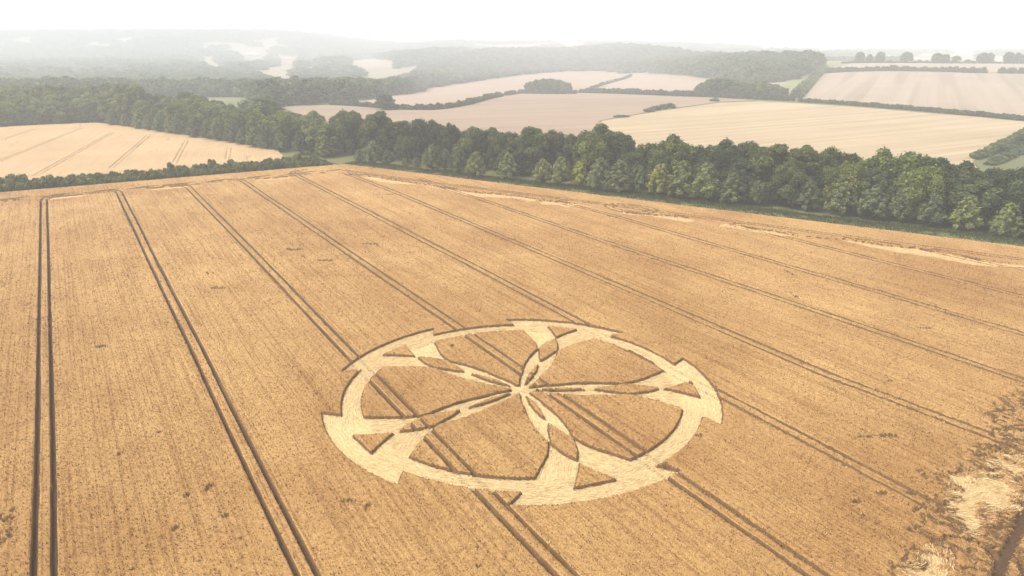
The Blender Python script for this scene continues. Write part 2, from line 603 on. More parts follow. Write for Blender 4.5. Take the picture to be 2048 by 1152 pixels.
# turning loop near the belt
c0 = at(1262, 416, 0.8)
ang = np.linspace(0, 2 * math.pi, 48)
for rr in (4.3, 6.2):
    RUTS.append((c0 + np.stack([np.cos(ang) * rr * 1.5 * EDGE_DIR[0] + np.sin(ang) * rr * 0.95 * EDGE_OUT[0],
                                np.cos(ang) * rr * 1.5 * EDGE_DIR[1] + np.sin(ang) * rr * 0.95 * EDGE_OUT[1]], 1), 0.13))
# tracks curling through the laid corner
for pts in ([(1900, 1035), (1940, 1058), (1970, 1085), (1992, 1110), (2000, 1152), (1995, 1190)], [(1920, 1048), (1990, 1070), (2025, 1095), (2045, 1125), (2052, 1170)],
            [(1985, 1160), (2005, 1110), (2030, 1055), (2060, 990), (2085, 930)], [(1998, 1165), (2018, 1112), (2043, 1058), (2075, 985)]):
    RUTS.append((smooth_line([at(a, b, 0.8) for a, b in pts], 8), 0.3))

FC = at(1045, 777, 0.8)
B_R, B_A = [0.0, 2.0, 6, 9.5, 13, 16.8, 20, 23, 25.6], [60, 27, 16, 13.7, 10.5, 6.6, 9.4, 13.2, 15.9]


def formation(x, y):
    """Signed distance (m): above 0 standing, below 0 laid flat."""
    dx, dy = (x - FC[0] + 0.15) / 1.035, (y - FC[1] - 0.1) / 0.968
    r = np.hypot(dx, dy) + 1e-6
    th = np.degrees(np.arctan2(dy, dx)) - 0.8
    sg = (th + 36) % 72 - 36
    ph = np.abs(sg)
    k = np.pi / 180
    arc = lambda a: r * (ph - a) * k
    b = np.interp(r, B_R, B_A)
    sector = np.minimum(25.5 - r, arc(b) * 0.9)
    sector = np.minimum(sector, r - 1.7)
    lw = np.interp(r, [11.9, 13.5, 17.3, 20.5, 22.4], [0, 2.7, 5.7, 2.6, 0])
    leaf = np.where((r > 11.9) & (r < 22.4), -arc(lw), -1.0)
    sw = np.interp(r, [2.2, 4.5, 7, 10.2], [0, 4.0, 3.0, 0])
    sliver = np.where((r > 2.2) & (r < 10.2), -arc(sw), -1.0)
    tri = np.minimum(-arc(5.6 * (r - 23.3) / 4.9), (28.3 - r * np.cos(ph * k) * 1.0))
    tri = np.where(r > 23.2, tri, -1.0)
    fan_end = np.interp(r, [28.0, 28.7, 31.6], [19.2, 19.6, 22.6])
    outer = np.maximum(r - 31.6, np.minimum(r - 28.7, arc(fan_end)))
    s = np.maximum.reduce([sector, leaf, sliver, tri, outer])
    return s, r, sg, dx, dy


PALE = [[(1905, 985), (1920, 955), (1960, 942), (2010, 955), (2040, 985), (2030, 1015), (1985, 1010), (1970, 1040), (1940, 1060), (1905, 1025)],
        [(1800, 1175), (1835, 1120), (1870, 1098), (1895, 1108), (1890, 1150), (1880, 1180)],
        [(1985, 930), (2010, 905), (2040, 912), (2035, 940), (2000, 945)]]
PALE = [np.array([at(a, b, 0.8) for a, b in p]) for p in PALE]
ROUGH = np.array([at(a, b, 0.8) for a, b in [(2110, 760), (2030, 785), (1985, 825), (2000, 880), (1955, 905), (1925, 935), (1890, 950), (1880, 1000), (1845, 1035), (1862, 1075),
                                             (1830, 1110), (1785, 1160), (1760, 1230), (2110, 1230)]])
ROUGH_SMALL = [((585, 498), 3.2, 1.0), ((620, 512), 2.6, 0.6), ((745, 487), 2.4, 0.8), ((655, 520), 2.2, 0.4), ((435, 575), 1.8, 0.5), ((420, 545), 1.0, 1.5), ((205, 692), 1.2, 0.7),
               ((418, 972), 0.35, 1.0), ((372, 990), 0.3, 0.5), ((700, 1000), 1.0, 0.2), ((735, 1012), 0.3, 0.8), ((450, 1030), 0.4, 0.4), ((1402, 870), 0.8, 0.4), ((1850, 655), 1.5, 0.5),
               ((0, 1040), 1.3, 2.6), ((8, 1072), 1.1, 1.6), ((770, 388), 5.5, 0.5), ((1580, 545), 0.5, 3.2), ((1590, 590), 0.4, 3.0), ((1850, 950), 0.25, 1.6), ((1820, 985), 0.7, 0.3), ((1722, 1028), 0.25, 0.9), ((1712, 1002), 0.5, 0.3),
               ((1765, 985), 0.9, 0.25), ((1780, 870), 2.0, 0.4), ((1735, 872), 1.2, 0.4), ((905, 690), 0.4, 0.4), ((350, 1055), 0.3, 0.5), ((240, 905), 0.3, 0.4), ((318, 862), 0.3, 0.3), ((1780, 760), 0.5, 0.3)]


ROW = 0.42


def crop_height(x, y):
    """z of the crop surface plus masks: laid straw, bare ruts."""
    u, v = x * DU[0] + y * DU[1], x * DV[0] + y * DV[1]
    wob = 0.22 * (vnoise(x / 0.55, y / 0.55) - 0.5) + 0.25 * (vnoise(x / 2.3 + 40, y / 2.3) - 0.5)
    s, r, sg, dx, dy = formation(x, y)
    top = 0.72 + 0.07 * (fbm(x / 9, y / 9, 2) - 0.5) + 0.13 * (rng.random(x.shape) - 0.5) + 0.12 * (vnoise(x / 0.45, y / 0.45) - 0.5)
    row = np.cos(2 * math.pi * v / ROW)
    gapn = vnoise(np.round(v / ROW) * 0.73, u / 26.0)
    top = top + row * (0.025 + 0.06 * fbm(x / 30 + 9, y / 30, 2)) - 0.07 * sstep(0.22, 0.10, gapn) * sstep(120, 50, np.hypot(x + 40, y - 60)) * (row < 0)
    small = np.zeros(x.shape)
    for (p, a, b) in ROUGH_SMALL:
        q = at(*p, 0.8)
        m = (np.abs(x - q[0]) < a * 2.5) & (np.abs(y - q[1]) < b * 2.5 + 1.5)
        if m.any():
            e = np.hypot((x[m] - q[0]) / a, (y[m] - q[1]) / max(b, 0.3))
            k = 0.55 if a * b > 0.9 else 0.0
            small[m] = np.maximum(small[m], sstep(1.25, 0.7, e + 0.5 * (vnoise(x[m] / 0.6, y[m] / 0.6) - 0.5)) * (vnoise(x[m] / 0.35 + 7, y[m] / 0.35) > k))
    # scattered little gaps
    gap = (vnoise(x / 0.5 + 31, y / 0.5 + 8) > 0.985) & (vnoise(x / 17 + 3, y / 17) > 0.6)
    small = np.maximum(small, gap * 0.8)
    top = top - 0.46 * small
    # headland bands of laid crop
    t_b, o_b = (x - CORNER[0]) * EDGE_DIR[0] + (y - CORNER[1]) * EDGE_DIR[1], (x - CORNER[0]) * EDGE_OUT[0] + (y - CORNER[1]) * EDGE_OUT[1]
    o_c = -18.0 - t_b * 0.012 + 3.2 * (fbm(t_b / 17, t_b * 0, 3) - 0.5) * 2
    e1 = o_b - o_c
    width = 3.0 + 8.0 * np.clip(fbm(t_b / 22 + 5, t_b * 0 + 3, 2) * 2.2 - 0.55, 0, 1)
    act = sstep(8, 20, t_b)
    laid_h = sstep(0.35, -0.2, e1 + wob) * sstep(-1, -0.3, e1 / width) * act
    laid_h = laid_h * (0.35 + 0.65 * sstep(0.16, 0.34, vnoise(t_b / 9 + 2, t_b * 0)))
    rag = np.abs(e1) < 3.6
    rough = (rag * (vnoise(x / 0.9, y / 0.9) > 0.56) * sstep(3.6, 1.0, np.abs(e1)) * act * (vnoise(t_b / 12 + 1, t_b * 0 + 7) > 0.28)).astype(float)
    t_l, o_l = (x - CORNER[0]) * LEFT_DIR[0] + (y - CORNER[1]) * LEFT_DIR[1], (x - CORNER[0]) * LEFT_IN[0] + (y - CORNER[1]) * LEFT_IN[1]
    e2 = o_l - 19.0 - 1.5 * (fbm(t_l / 15, t_l * 0 + 9, 2) - 0.5) * 2
    seg = sstep(0.55, 0.62, vnoise(t_l / 13 + 4.2, t_l * 0 + 2))
    laid_l = sstep(-0.4, 0.2, e2) * sstep(7.0, 2.0, e2) * seg * sstep(5, 12, t_l)
    rough = np.maximum(rough, (np.abs(e2) < 1.5) * (vnoise(x / 1.1, y / 1.1) > 0.58) * (vnoise(t_l / 10, t_l * 0) > 0.5))
    laid = np.maximum(laid_h, laid_l)
    # the trampled corner beside the gateway
    cr = poly_sdf(ROUGH, x, y, 6.0)
    crm = sstep(-0.8, 0.8, cr + 1.2 + 3.5 * (fbm(x / 2.4, y / 2.4, 2) - 0.5))
    pale = np.full(x.shape, -8.0)
    for p in PALE:
        pale = np.maximum(pale, poly_sdf(p, x, y, 5.0))
    palem = sstep(-0.5, 0.6, pale + 4.2 * (fbm(x / 1.7, y / 1.7, 3) - 0.52))
    n1, n2 = fbm(x / 1.5 + 3, y / 1.5, 2), fbm(x / 2.4 + 31, y / 2.4 + 8, 2)
    crev = np.minimum(np.abs(n1 - 0.5), np.abs(n2 - 0.5) * 1.2)
    chaos = 0.05 + sstep(0.012, 0.085, crev) * (0.42 + 0.5 * fbm(x / 1.9 + 8, y / 1.9, 2))
    top = top * (1 - crm) + np.minimum(top, chaos + 0.1 * rng.random(x.shape)) * crm
    top = top - 0.45 * np.clip(rough, 0, 1) * (1 - crm)
    lay = np.clip(np.maximum(laid, palem), 0, 1)
    top = top * (1 - lay) + (0.2 + 0.05 * rng.random(x.shape) + 0.08 * vnoise(x / 0.7, y / 0.7)) * lay
    # pattern
    stand = sstep(-0.15, 0.0, s)
    floor = 0.17 + 0.04 * rng.random(x.shape) + 0.05 * vnoise(x / 0.8, y / 0.8)
    z = floor + (top - floor) * stand
    # ruts
    rut_t = tram_sdf(u, v)
    rut = np.full(x.shape, 9.0)
    for P, hw in RUTS:
        rut = np.minimum(rut, seg_dist(P, x, y, False, 1.2) - hw)
    rm = np.maximum(sstep(0.14, -0.08, rut + wob * 0.25), sstep(0.04, -0.06, rut_t))
    rut = np.minimum(rut, rut_t)
    inside = stand < 0.5
    rm = rm * np.where(inside, 0.35, 1.0)
    z = z * (1 - rm) + 0.02 * rm
    flat = (((stand < 0.45) | (lay > 0.4 + 0.4 * rng.random(x.shape))) & (rut > 0.05)) | (inside & (rut > -0.06))
    bare = (rut < 0.02) & ~inside
    return z, flat, bare, np.minimum(np.abs(s), np.minimum(np.where(rut_t > 0, rut_t, 0), np.where(rut > 0, rut + 0.3, 0.06)))


FIELD = [LL(0, 0.5), LL(400, 0.5)]
FIELD_POLY = [CORNER - EDGE_OUT * 0.4, LEFT_B, LEFT_B + np.array([0, -300.0]), EDGE_B2 + np.array([0, -200.0]), EDGE_B2]


def in_field(x, y, grow=1.0):
    ok = in_poly(FIELD_POLY, x, y)
    return ok & (y > 38) & (np.abs(x) < (0.80 * np.maximum(y, 40) + 26) * grow)


def tram_terms(T, u):
    P = np.array(T, float)
    vc = np.interp(u, P[::-1, 0], P[::-1, 1]) + 0.32 * (fbm(u / 34, u * 0 + P[0, 1], 3) - 0.5)
    hw = (0.31 if T[0][1] < 0 else 0.29) + 0.09 * (vnoise(u / 3.1, u * 0 + P[0, 1]) - 0.5)
    return vc, hw, (u < P[0, 0]) & (u > P[-1, 0])


def snap(x, y):
    """Pull lattice points onto the rims and feet of the ruts and of the pattern so that cut edges run clean."""
    u, v = x * DU[0] + y * DU[1], x * DV[0] + y * DV[1]
    for T in TRAMS:
        m = np.abs(v - np.mean([p[1] for p in T])) < 9
        vc, hw, on = tram_terms(T, u[m])
        w = v[m] - vc
        b = np.abs(w) - 0.95
        d = np.abs(b) - hw
        t = np.where((d > -0.01) & (d < 0.2), 0.05, np.where((d <= -0.01) & (d > -0.2), -0.07, d))
        nb = np.sign(b) * (hw + t)
        v[m] = np.where(on & (t != d), vc + np.sign(w) * (0.95 + nb), v[m])
    x, y = u * DU[0] + v * DV[0], u * DU[1] + v * DV[1]
    q = np.hypot(x - FC[0], y - FC[1]) < 36
    ax, ay = x[q], y[q]
    s0, e = formation(ax, ay)[0], 0.02
    gx, gy = (formation(ax + e, ay)[0] - s0) / e, (formation(ax, ay + e)[0] - s0) / e
    g2 = np.clip(gx * gx + gy * gy, 0.3, 4)
    t = np.where((s0 > -0.08) & (s0 < 0.13), 0.02, np.where((s0 <= -0.08) & (s0 > -0.29), -0.17, s0))
    k = np.clip((t - s0) / g2, -0.2, 0.2)
    x[q], y[q] = ax + gx * k, ay + gy * k
    return x, y


def build_field():
    U = np.concatenate([np.arange(-60, 50, 0.30), np.arange(50, 121, 0.2), np.arange(121, 165, 0.32), np.arange(165, 345, 0.85)])
    V = np.arange(-714, 1240) * 0.21
    gu, gv = np.meshgrid(U, V, indexing='ij')
    x, y = gu * DU[0] + gv * DV[0], gu * DU[1] + gv * DV[1]
    keep = in_field(x, y)
    idx = np.full(x.shape, -1, np.int64)
    idx[keep] = np.arange(keep.sum())
    kx, ky = x[keep], y[keep]
    kx, ky = snap(kx, ky)
    z, flat, bare, s = crop_height(kx, ky)
    co = np.stack([kx, ky, z], 1)
    q = np.stack([idx[:-1, :-1].ravel(), idx[1:, :-1].ravel(), idx[1:, 1:].ravel(), idx[:-1, 1:].ravel()], 1)
    q = q[(q >= 0).all(1)][:, ::-1]
    nf, nb = flat[q].sum(1), bare[q].sum(1)
    zr = z[q].max(1) - z[q].min(1)
    cls = np.where((nb >= 3) & (zr < 0.27), 2, np.where((nf >= 3) & (zr < 0.27), 1, 0))

    def sub(k):
        f = q[cls == k]
        used = np.unique(f)
        mp = np.zeros(len(co), np.int64)
        mp[used] = np.arange(len(used))
        return co[used], mp[f]
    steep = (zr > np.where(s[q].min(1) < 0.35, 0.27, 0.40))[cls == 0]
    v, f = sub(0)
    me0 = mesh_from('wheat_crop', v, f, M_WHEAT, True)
    me0.materials.append(M_STEM_SHADE)
    me0.polygons.foreach_set('material_index', steep.astype(np.int32))  # steep faces take the stem colour that has shade painted in
    crop = obj('wheat_crop', me0, kind='stuff', cat='wheat',
               label='standing ripe golden wheat filling the near field')
    v, f = sub(1)
    me1 = mesh_from('flattened_straw', v, f, M_STRAW, True)
    me1.materials.append(M_LODGED)
    cen = v[f].mean(1)
    me1.polygons.foreach_set('material_index', (np.hypot(cen[:, 0] - FC[0], cen[:, 1] - FC[1]) > 36).astype(np.int32))
    straw = obj('flattened_straw', me1, kind='stuff', cat='straw',
                label='pale flattened wheat forming the five-armed circle and laid patches')
    v, f = sub(2)
    obj('wheel_track', mesh_from('wheel_track', v, f, M_SOIL, True), kind='structure', label='dark parallel wheel tracks running through the wheat')
    print('field quads', len(q), [int((cls == k).sum()) for k in range(3)])

    # ears and leaves standing out of the canopy
    def scatter(n, x0, x1, y0, y1, test):
        px, py = rng.uniform(x0, x1, n), rng.uniform(y0, y1, n)
        k = in_field(px, py) & test(px, py)
        return px[k], py[k]
    A = scatter(960000, -200, 200, 38, 240, lambda a, b: rng.random(len(a)) < np.clip((112 / np.hypot(a, b)) ** 2, 0, 1) * sstep(240, 180, np.hypot(a, b)))
    B = scatter(290000, -260, 240, 100, 345, lambda a, b: rng.random(len(a)) < sstep(150, 240, np.hypot(a, b)))
    ex, ey = np.concatenate([A[0], B[0]]), np.concatenate([A[1], B[1]])
    big = np.clip(np.hypot(ex, ey) / 125, 1.0, 1.6)
    eu, ev = ex * DU[0] + ey * DU[1], ex * DV[0] + ey * DV[1]
    ev = np.where(rng.random(len(ev)) < 0.75, np.round(ev / ROW) * ROW + rng.normal(0, 0.06, len(ev)), ev)
    ex, ey = eu * DU[0] + ev * DV[0], eu * DU[1] + ev * DV[1]
    z, flat, bare, s = crop_height(ex, ey)
    up = (~flat) & (~bare) & (z > 0.5) & (s > 0.07)
    ex, ey, z, big = ex[up], ey[up], z[up], big[up]
    n = len(ex)
    base = np.repeat(np.stack([ex, ey, z - 0.12], 1), 2, 0)
    big2 = np.repeat(big, 2)
    a = rng.uniform(0, 2 * math.pi, 2 * n)
    w = rng.uniform(0.05, 0.085, 2 * n) * big2
    hh = rng.uniform(0.16, 0.34, 2 * n)
    lean = rng.uniform(0.03, 0.2, 2 * n) * big2
    side = np.stack([np.cos(a), np.sin(a), 0 * a], 1)
    ld = a + rng.uniform(0.8, 2.3, 2 * n)
    tip = base + np.stack([np.cos(ld) * lean, np.sin(ld) * lean, hh], 1)
    V3 = np.stack([base - side * w[:, None], base + side * w[:, None], tip], 1).reshape(-1, 3)
    me = mesh_from('ears', V3, np.arange(len(V3)).reshape(-1, 3), M_EARS)
    add_attr(me, 'tint', np.repeat(np.clip(rng.normal(0.5, 0.28, n), 0, 1), 6))
    obj('ears', me, parent=crop, kind='stuff')
    print('ears', 2 * n)

    # tangled broken stalks in the trampled corner
    px, py = rng.uniform(35, 130, 260000), rng.uniform(38, 130, 260000)
    k = in_field(px, py) & (poly_sdf(ROUGH, px, py, 6.0) > -0.4)
    px, py = px[k], py[k]
    z, flat, bare, s_ = crop_height(px, py)
    k = (~bare) & (z > 0.36)
    px, py, z = px[k], py[k], z[k]
    m = len(px)
    a = 1.2 + 5 * vnoise(px / 3.0, py / 3.0) + rng.normal(0, 0.5, m)
    b0 = np.stack([px, py, z - 0.05], 1)
    side = np.stack([-np.sin(a), np.cos(a), 0 * a], 1) * rng.uniform(0.025, 0.06, m)[:, None]
    tip = b0 + np.stack([np.cos(a) * 0.4, np.sin(a) * 0.4, rng.uniform(0.02, 0.25, m)], 1) * rng.uniform(0.6, 1.3, m)[:, None]
    V3 = np.stack([b0 - side, b0 + side, tip], 1).reshape(-1, 3)
    me = mesh_from('broken_stalks', V3, np.arange(len(V3)).reshape(-1, 3), M_EARS)
    add_attr(me, 'tint', np.repeat(np.clip(rng.normal(0.5, 0.3, m), 0, 1), 3))
    obj('broken_stalks', me, parent=crop, kind='stuff')
    print('broken', m)

    # loose straw combed along the flattened bands
    px, py = rng.uniform(FC[0] - 36, FC[0] + 36, 270000), rng.uniform(FC[1] - 34, FC[1] + 34, 270000)
    s, r, sg, dx, dy = formation(px, py)
    k = (s < -0.12) & (r < 33)
    px, py, r, sg, dx, dy = px[k], py[k], r[k], sg[k], dx[k], dy[k]
    th = np.arctan2(dy, dx)
    radial = np.abs(sg) < np.interp(r, B_R, B_A)
    ring = r > 25.6
    dirn = np.where(ring | ~radial, th + math.pi / 2, th + np.radians(np.sign(sg) * 24) * sstep(14, 20, r))
    qx, qy = rng.uniform(40, 100, 60000), rng.uniform(45, 110, 60000)
    pal = np.full(len(qx), -9.0)
    for p in PALE:
        pal = np.maximum(pal, poly_sdf(p, qx, qy, 5.0))
    qx, qy = qx[pal > -0.8], qy[pal > -0.8]
    px, py = np.concatenate([px, qx]), np.concatenate([py, qy])
    dirn = np.concatenate([dirn, 2.2 + 2.5 * vnoise(qx / 6, qy / 6)])
    dirn = dirn + rng.normal(0, 0.14, len(px)) + 0.5 * (vnoise(px / 2.5, py / 2.5) - 0.5)
    zz = crop_height(px, py)[0]
    ln, wd = rng.uniform(0.5, 1.3, len(px)), rng.uniform(0.012, 0.028, len(px))
    dv = np.stack([np.cos(dirn), np.sin(dirn), rng.normal(0.02, 0.08, len(px))], 1)
    sd = np.stack([-np.sin(dirn), np.cos(dirn), rng.normal(0, 0.5, len(px))], 1)
    c = np.stack([px, py, zz + 0.04 + rng.uniform(0, 0.08, len(px))], 1)
    V3 = np.stack([c - dv * (ln / 2)[:, None] - sd * wd[:, None], c - dv * (ln / 2)[:, None] + sd * wd[:, None], c + dv * (ln / 2)[:, None]], 1).reshape(-1, 3)
    me = mesh_from('straw_blades', V3, np.arange(len(V3)).reshape(-1, 3), M_BLADE)
    add_attr(me, 'tint', np.repeat(rng.random(len(px)), 3))
    obj('loose_straw', me, parent=straw, kind='stuff')
    # stalks along every cut edge
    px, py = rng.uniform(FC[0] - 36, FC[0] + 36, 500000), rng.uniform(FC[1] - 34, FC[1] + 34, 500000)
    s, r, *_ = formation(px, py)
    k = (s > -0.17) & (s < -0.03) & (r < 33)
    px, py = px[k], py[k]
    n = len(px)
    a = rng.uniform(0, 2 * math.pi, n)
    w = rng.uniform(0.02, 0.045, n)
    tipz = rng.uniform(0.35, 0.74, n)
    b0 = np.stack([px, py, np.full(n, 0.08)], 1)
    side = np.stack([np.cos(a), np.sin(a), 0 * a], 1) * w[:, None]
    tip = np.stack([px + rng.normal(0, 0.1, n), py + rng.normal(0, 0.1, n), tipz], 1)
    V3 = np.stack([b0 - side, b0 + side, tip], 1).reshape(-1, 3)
    me = mesh_from('stalks', V3, np.arange(len(V3)).reshape(-1, 3), M_STEM_SHADE)
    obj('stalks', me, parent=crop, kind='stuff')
    print('straw, stalks', len(dv), n)


build_field()


def left_field():
    """The second wheat field beyond the near hedge."""
    ends = [((72, 350), (225, 265)), ((225, 334), (297, 271)), ((350, 325), (373, 282)), ((456, 316), (459, 296)), ((0, 321), (164, 256)), ((0, 281), (68, 258))]
    W = [(at(*a, 0.8), at(*b, 0.8)) for a, b in ends]
    d = np.mean([(b - a) / np.linalg.norm(b - a) for a, b in W[:3]], 0)
    d /= np.linalg.norm(d)
    nn = np.array([d[1], -d[0]])
    poly = np.array([LL(22, -13), LL(80, -11), LL(260, -11)] + [at(-120, 262), at(0, 256), at(110, 250), at(195, 247), at(330, 266), at(450, 284), at(556, 303)])
    P = poly
    pu, pv = P @ d, P @ nn
    U, V = np.arange(pu.min(), pu.max(), 1.6), np.arange(pv.min(), pv.max(), 0.36)
    gu, gv = np.meshgrid(U, V, indexing='ij')
    x, y = gu * d[0] + gv * nn[0], gu * d[1] + gv * nn[1]
    keep = in_poly(P, x, y)
    idx = np.full(x.shape, -1, np.int64)
    idx[keep] = np.arange(keep.sum())
    kx, ky = x[keep], y[keep]
    z = hgt(kx, ky) + 0.78 + 0.1 * (fbm(kx / 12, ky / 12, 2) - 0.5) + 0.1 * (rng.random(kx.shape) - 0.5)
    bare = np.zeros(kx.shape, bool)
    for a, b in W:
        L = np.linalg.norm(b - a)
        dd = (b - a) / L
        dm = d if abs(dd @ d) > 0.9 else dd
        lo, hi = a - dm * 2, b + dm * 2
        for s in (-1.0, 1.0):
            m = seg_dist([lo + nn * s, hi + nn * s], kx, ky, False, 1.5) < 0.30
            bare |= m
    dl = seg_dist(np.vstack([P, P[:1]]), kx, ky, False, 40.0)
    strip = (np.abs(dl - 15 - 2 * vnoise(kx / 20, ky / 20)) < 1.6) & (vnoise(kx / 14 + 3, ky / 14) > 0.45)
    spots = (vnoise(kx / 3.0 + 11, ky / 1.8) > 0.84) & (vnoise(kx / 30 + 2, ky / 30) > 0.55)
    z = np.where(bare, hgt(kx, ky) + 0.1, np.where(strip, hgt(kx, ky) + 0.22, np.where(spots, z - 0.3, z)))
    co = np.stack([kx, ky, z], 1)
    q = np.stack([idx[:-1, :-1].ravel(), idx[1:, :-1].ravel(), idx[1:, 1:].ravel(), idx[:-1, 1:].ravel()], 1)
    q = q[(q >= 0).all(1)][:, ::-1]
    cls = np.where(strip[q].sum(1) >= 3, 1, 0)
    for k, nm, mt, lb in ((0, 'wheat_crop', make_wheat(math.atan2(d[0], d[1]), 0.45), 'paler standing wheat in the field beyond the near hedge'), (1, 'flattened_straw', M_LODGED, 'strips of laid wheat in the field beyond the hedge')):
        f = q[cls == k]
        used = np.unique(f)
        mp = np.zeros(len(co), np.int64)
        mp[used] = np.arange(len(used))
        me = mesh_from(nm, co[used], mp[f], mt, True)
        if k == 0:
            pass
        o = obj(nm, me, kind='stuff', label=lb, cat=('wheat', 'straw')[k])
    print('left field', len(q))


left_field()

# ------------------------------------------------------------------ trees and bushes: meshes
def icos(sub):
    bm = bmesh.new()
    bmesh.ops.create_icosphere(bm, subdivisions=sub, radius=1)
    v = np.array([q.co[:] for q in bm.verts])
    f = np.array([[q.index for q in p.verts] for p in bm.faces])
    bm.free()
    return v, f


ICO1, ICO2 = icos(1), icos(2)


def leaf_faces(r, c, nrm, size, long=1.0, fwd=None):
    """Two bent triangles per leaf clump."""
    n = len(c)
    nrm = nrm / (np.linalg.norm(nrm, axis=1)[:, None] + 1e-9)
    t = r.normal(size=(n, 3)) if fwd is None else fwd + 0.25 * r.normal(size=(n, 3))
    t = t - nrm * (t * nrm).sum(1)[:, None]
    t /= np.linalg.norm(t, axis=1)[:, None] + 1e-9
    b = np.cross(nrm, t)
    s = size[:, None]
    p0, p1 = c - t * s * long, c + t * s * long
    q0, q1 = c + b * s * 0.62 - nrm * s * 0.22, c - b * s * 0.62 - nrm * s * 0.22
    V = np.stack([p0, q0, p1, q1], 1).reshape(-1, 3)
    k = np.arange(n)[:, None] * 4
    return V, np.concatenate([k + [0, 1, 2], k + [0, 2, 3]])


def assemble(name, parts, mat):
    vs_, fs_, ts_, o = [], [], [], 0
    for v, f, t in parts:
        vs_.append(v)
        fs_.append(f + o)
        ts_.append(t)
        o += len(v)
    me = mesh_from(name, np.concatenate(vs_), np.concatenate(fs_), mat)
    add_attr(me, 'tint', np.concatenate(ts_))
    return me


def lobes_crown(seed, R, H, base, n_lobes, n_leaf, leaf, mat=None, name='crown', flat=1.0):
    """A rounded crown: lobes over a dome, clumps of leaves on every lobe, darker leafy core."""
    r = np.random.default_rng(seed)
    cs, rs = [], []
    for i in range(n_lobes):
        f = (i + 0.5) / n_lobes
        zt = f ** 0.85
        ang = i * 2.39996 + r.uniform(-0.5, 0.5)
        prof = math.sqrt(max(1 - (max(zt - 0.35, 0) / 0.72) ** 2, 0.02)) * (0.78 + 0.22 * min(zt / 0.35, 1))
        rad = R * prof * r.uniform(0.58, 0.82) * (0.35 if f > 0.93 else 1)
        lr = R * r.uniform(0.22, 0.44) * (1.0 - 0.2 * zt) * (26.0 / max(n_lobes, 18)) ** 0.5
        cs.append((math.cos(ang) * rad, math.sin(ang) * rad * flat, base + (H - base - lr * 0.8) * zt * r.uniform(0.88, 1.0) + lr * 0.15))
        rs.append(lr)
    cs, rs = np.array(cs), np.array(rs)
    parts = []
    w = rs ** 2 / (rs ** 2).sum()
    for i in range(n_lobes):
        k = max(int(n_leaf * w[i] * 1.9), 6)
        dvec = r.normal(size=(k, 3))
        dvec /= np.linalg.norm(dvec, axis=1)[:, None]
        dvec = dvec[dvec[:, 2] > -0.75]
        bumpy = 1 + 0.13 * np.sin(dvec[:, 0] * 7 + i) * np.sin(dvec[:, 1] * 7 + 2 * i) + r.normal(0, 0.12, len(dvec))
        p = cs[i] + dvec * (rs[i] * bumpy)[:, None] * np.array([1, 1, 1.05])
        dist = np.linalg.norm((p[:, None] - cs[None]) / rs[None, :, None], axis=2)
        dist[:, i] = 9
        ok = (dist > 0.86).all(1) & (p[:, 2] > base * 0.6)
        p, dvec = p[ok], dvec[ok]
        if not len(p):
            continue
        nr = dvec * 0.9 + np.array([0, 0, 0.35]) + r.normal(0, 0.45, p.shape)
        v, f = leaf_faces(r, p, nr, leaf * r.uniform(0.6, 1.3, len(p)), 1.0)
        lobe_t = r.uniform(0.25, 0.72)
        t = np.clip(lobe_t + r.normal(0, 0.17, len(p)), 0, 1)
        parts.append((v, f, np.repeat(t, 4)))
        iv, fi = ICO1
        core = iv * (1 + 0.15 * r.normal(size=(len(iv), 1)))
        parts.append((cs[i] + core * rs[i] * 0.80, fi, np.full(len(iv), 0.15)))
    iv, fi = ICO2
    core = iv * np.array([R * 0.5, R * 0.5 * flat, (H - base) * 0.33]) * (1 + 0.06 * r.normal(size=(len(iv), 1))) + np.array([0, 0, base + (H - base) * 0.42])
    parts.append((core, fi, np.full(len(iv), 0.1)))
    return assemble(name, parts, mat or M_LEAF)


def cone_crown(seed, R, H, base, n_spray, leaf, mat=None):
    """A young conical crown of upswept leafy sprays in tiers."""
    r = np.random.default_rng(seed)
    parts = []
    nb = 46
    for i in range(nb):
        t = (i + r.uniform(0, 1)) / nb
        z0 = base * 0.7 + (H * 0.93 - base * 0.7) * t
        ang = i * 2.39996 + r.uniform(-0.3, 0.3)
        L = R * (1 - t) ** 0.62 * r.uniform(0.80, 1.12) * (0.80 + 0.2 * min(t / 0.15, 1)) + 0.25
        k = max(int(n_spray / nb * (0.35 + 1.3 * (L / R))), 8)
        s = r.uniform(0.12, 1.0, k) ** 0.7
        dirv = np.array([math.cos(ang), math.sin(ang), 0])
        rise = L * (0.55 * s - 0.25 * s ** 2)
        lat = np.array([-dirv[1], dirv[0], 0])
        p = np.array([0, 0, z0]) + dirv * (L * s)[:, None] + lat * (r.normal(0, 0.14, k) * L * (1.1 - 0.5 * s))[:, None]
        p[:, 2] += rise + r.normal(0, 0.09 * (L + 0.6), k)
        fw = dirv * 0.9 + np.array([0, 0, 0.35]) + r.normal(0, 0.35, p.shape)
        nr = np.array([0, 0, 1.0]) + dirv * 0.5 + r.normal(0, 0.4, p.shape)
        v, f = leaf_faces(r, p, nr, leaf * r.uniform(0.6, 1.25, k), 1.5, fw)
        tt = np.clip(0.25 + 0.35 * s + r.normal(0, 0.15, k) + r.uniform(-0.12, 0.12), 0, 1)
        parts.append((v, f, np.repeat(tt, 4)))
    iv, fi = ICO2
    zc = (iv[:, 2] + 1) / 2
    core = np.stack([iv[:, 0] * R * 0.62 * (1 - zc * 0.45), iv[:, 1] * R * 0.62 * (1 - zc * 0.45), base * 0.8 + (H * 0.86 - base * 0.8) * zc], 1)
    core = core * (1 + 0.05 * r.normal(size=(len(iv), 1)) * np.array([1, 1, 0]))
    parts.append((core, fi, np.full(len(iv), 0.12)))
    return assemble('crown', parts, mat or M_YOUNG)


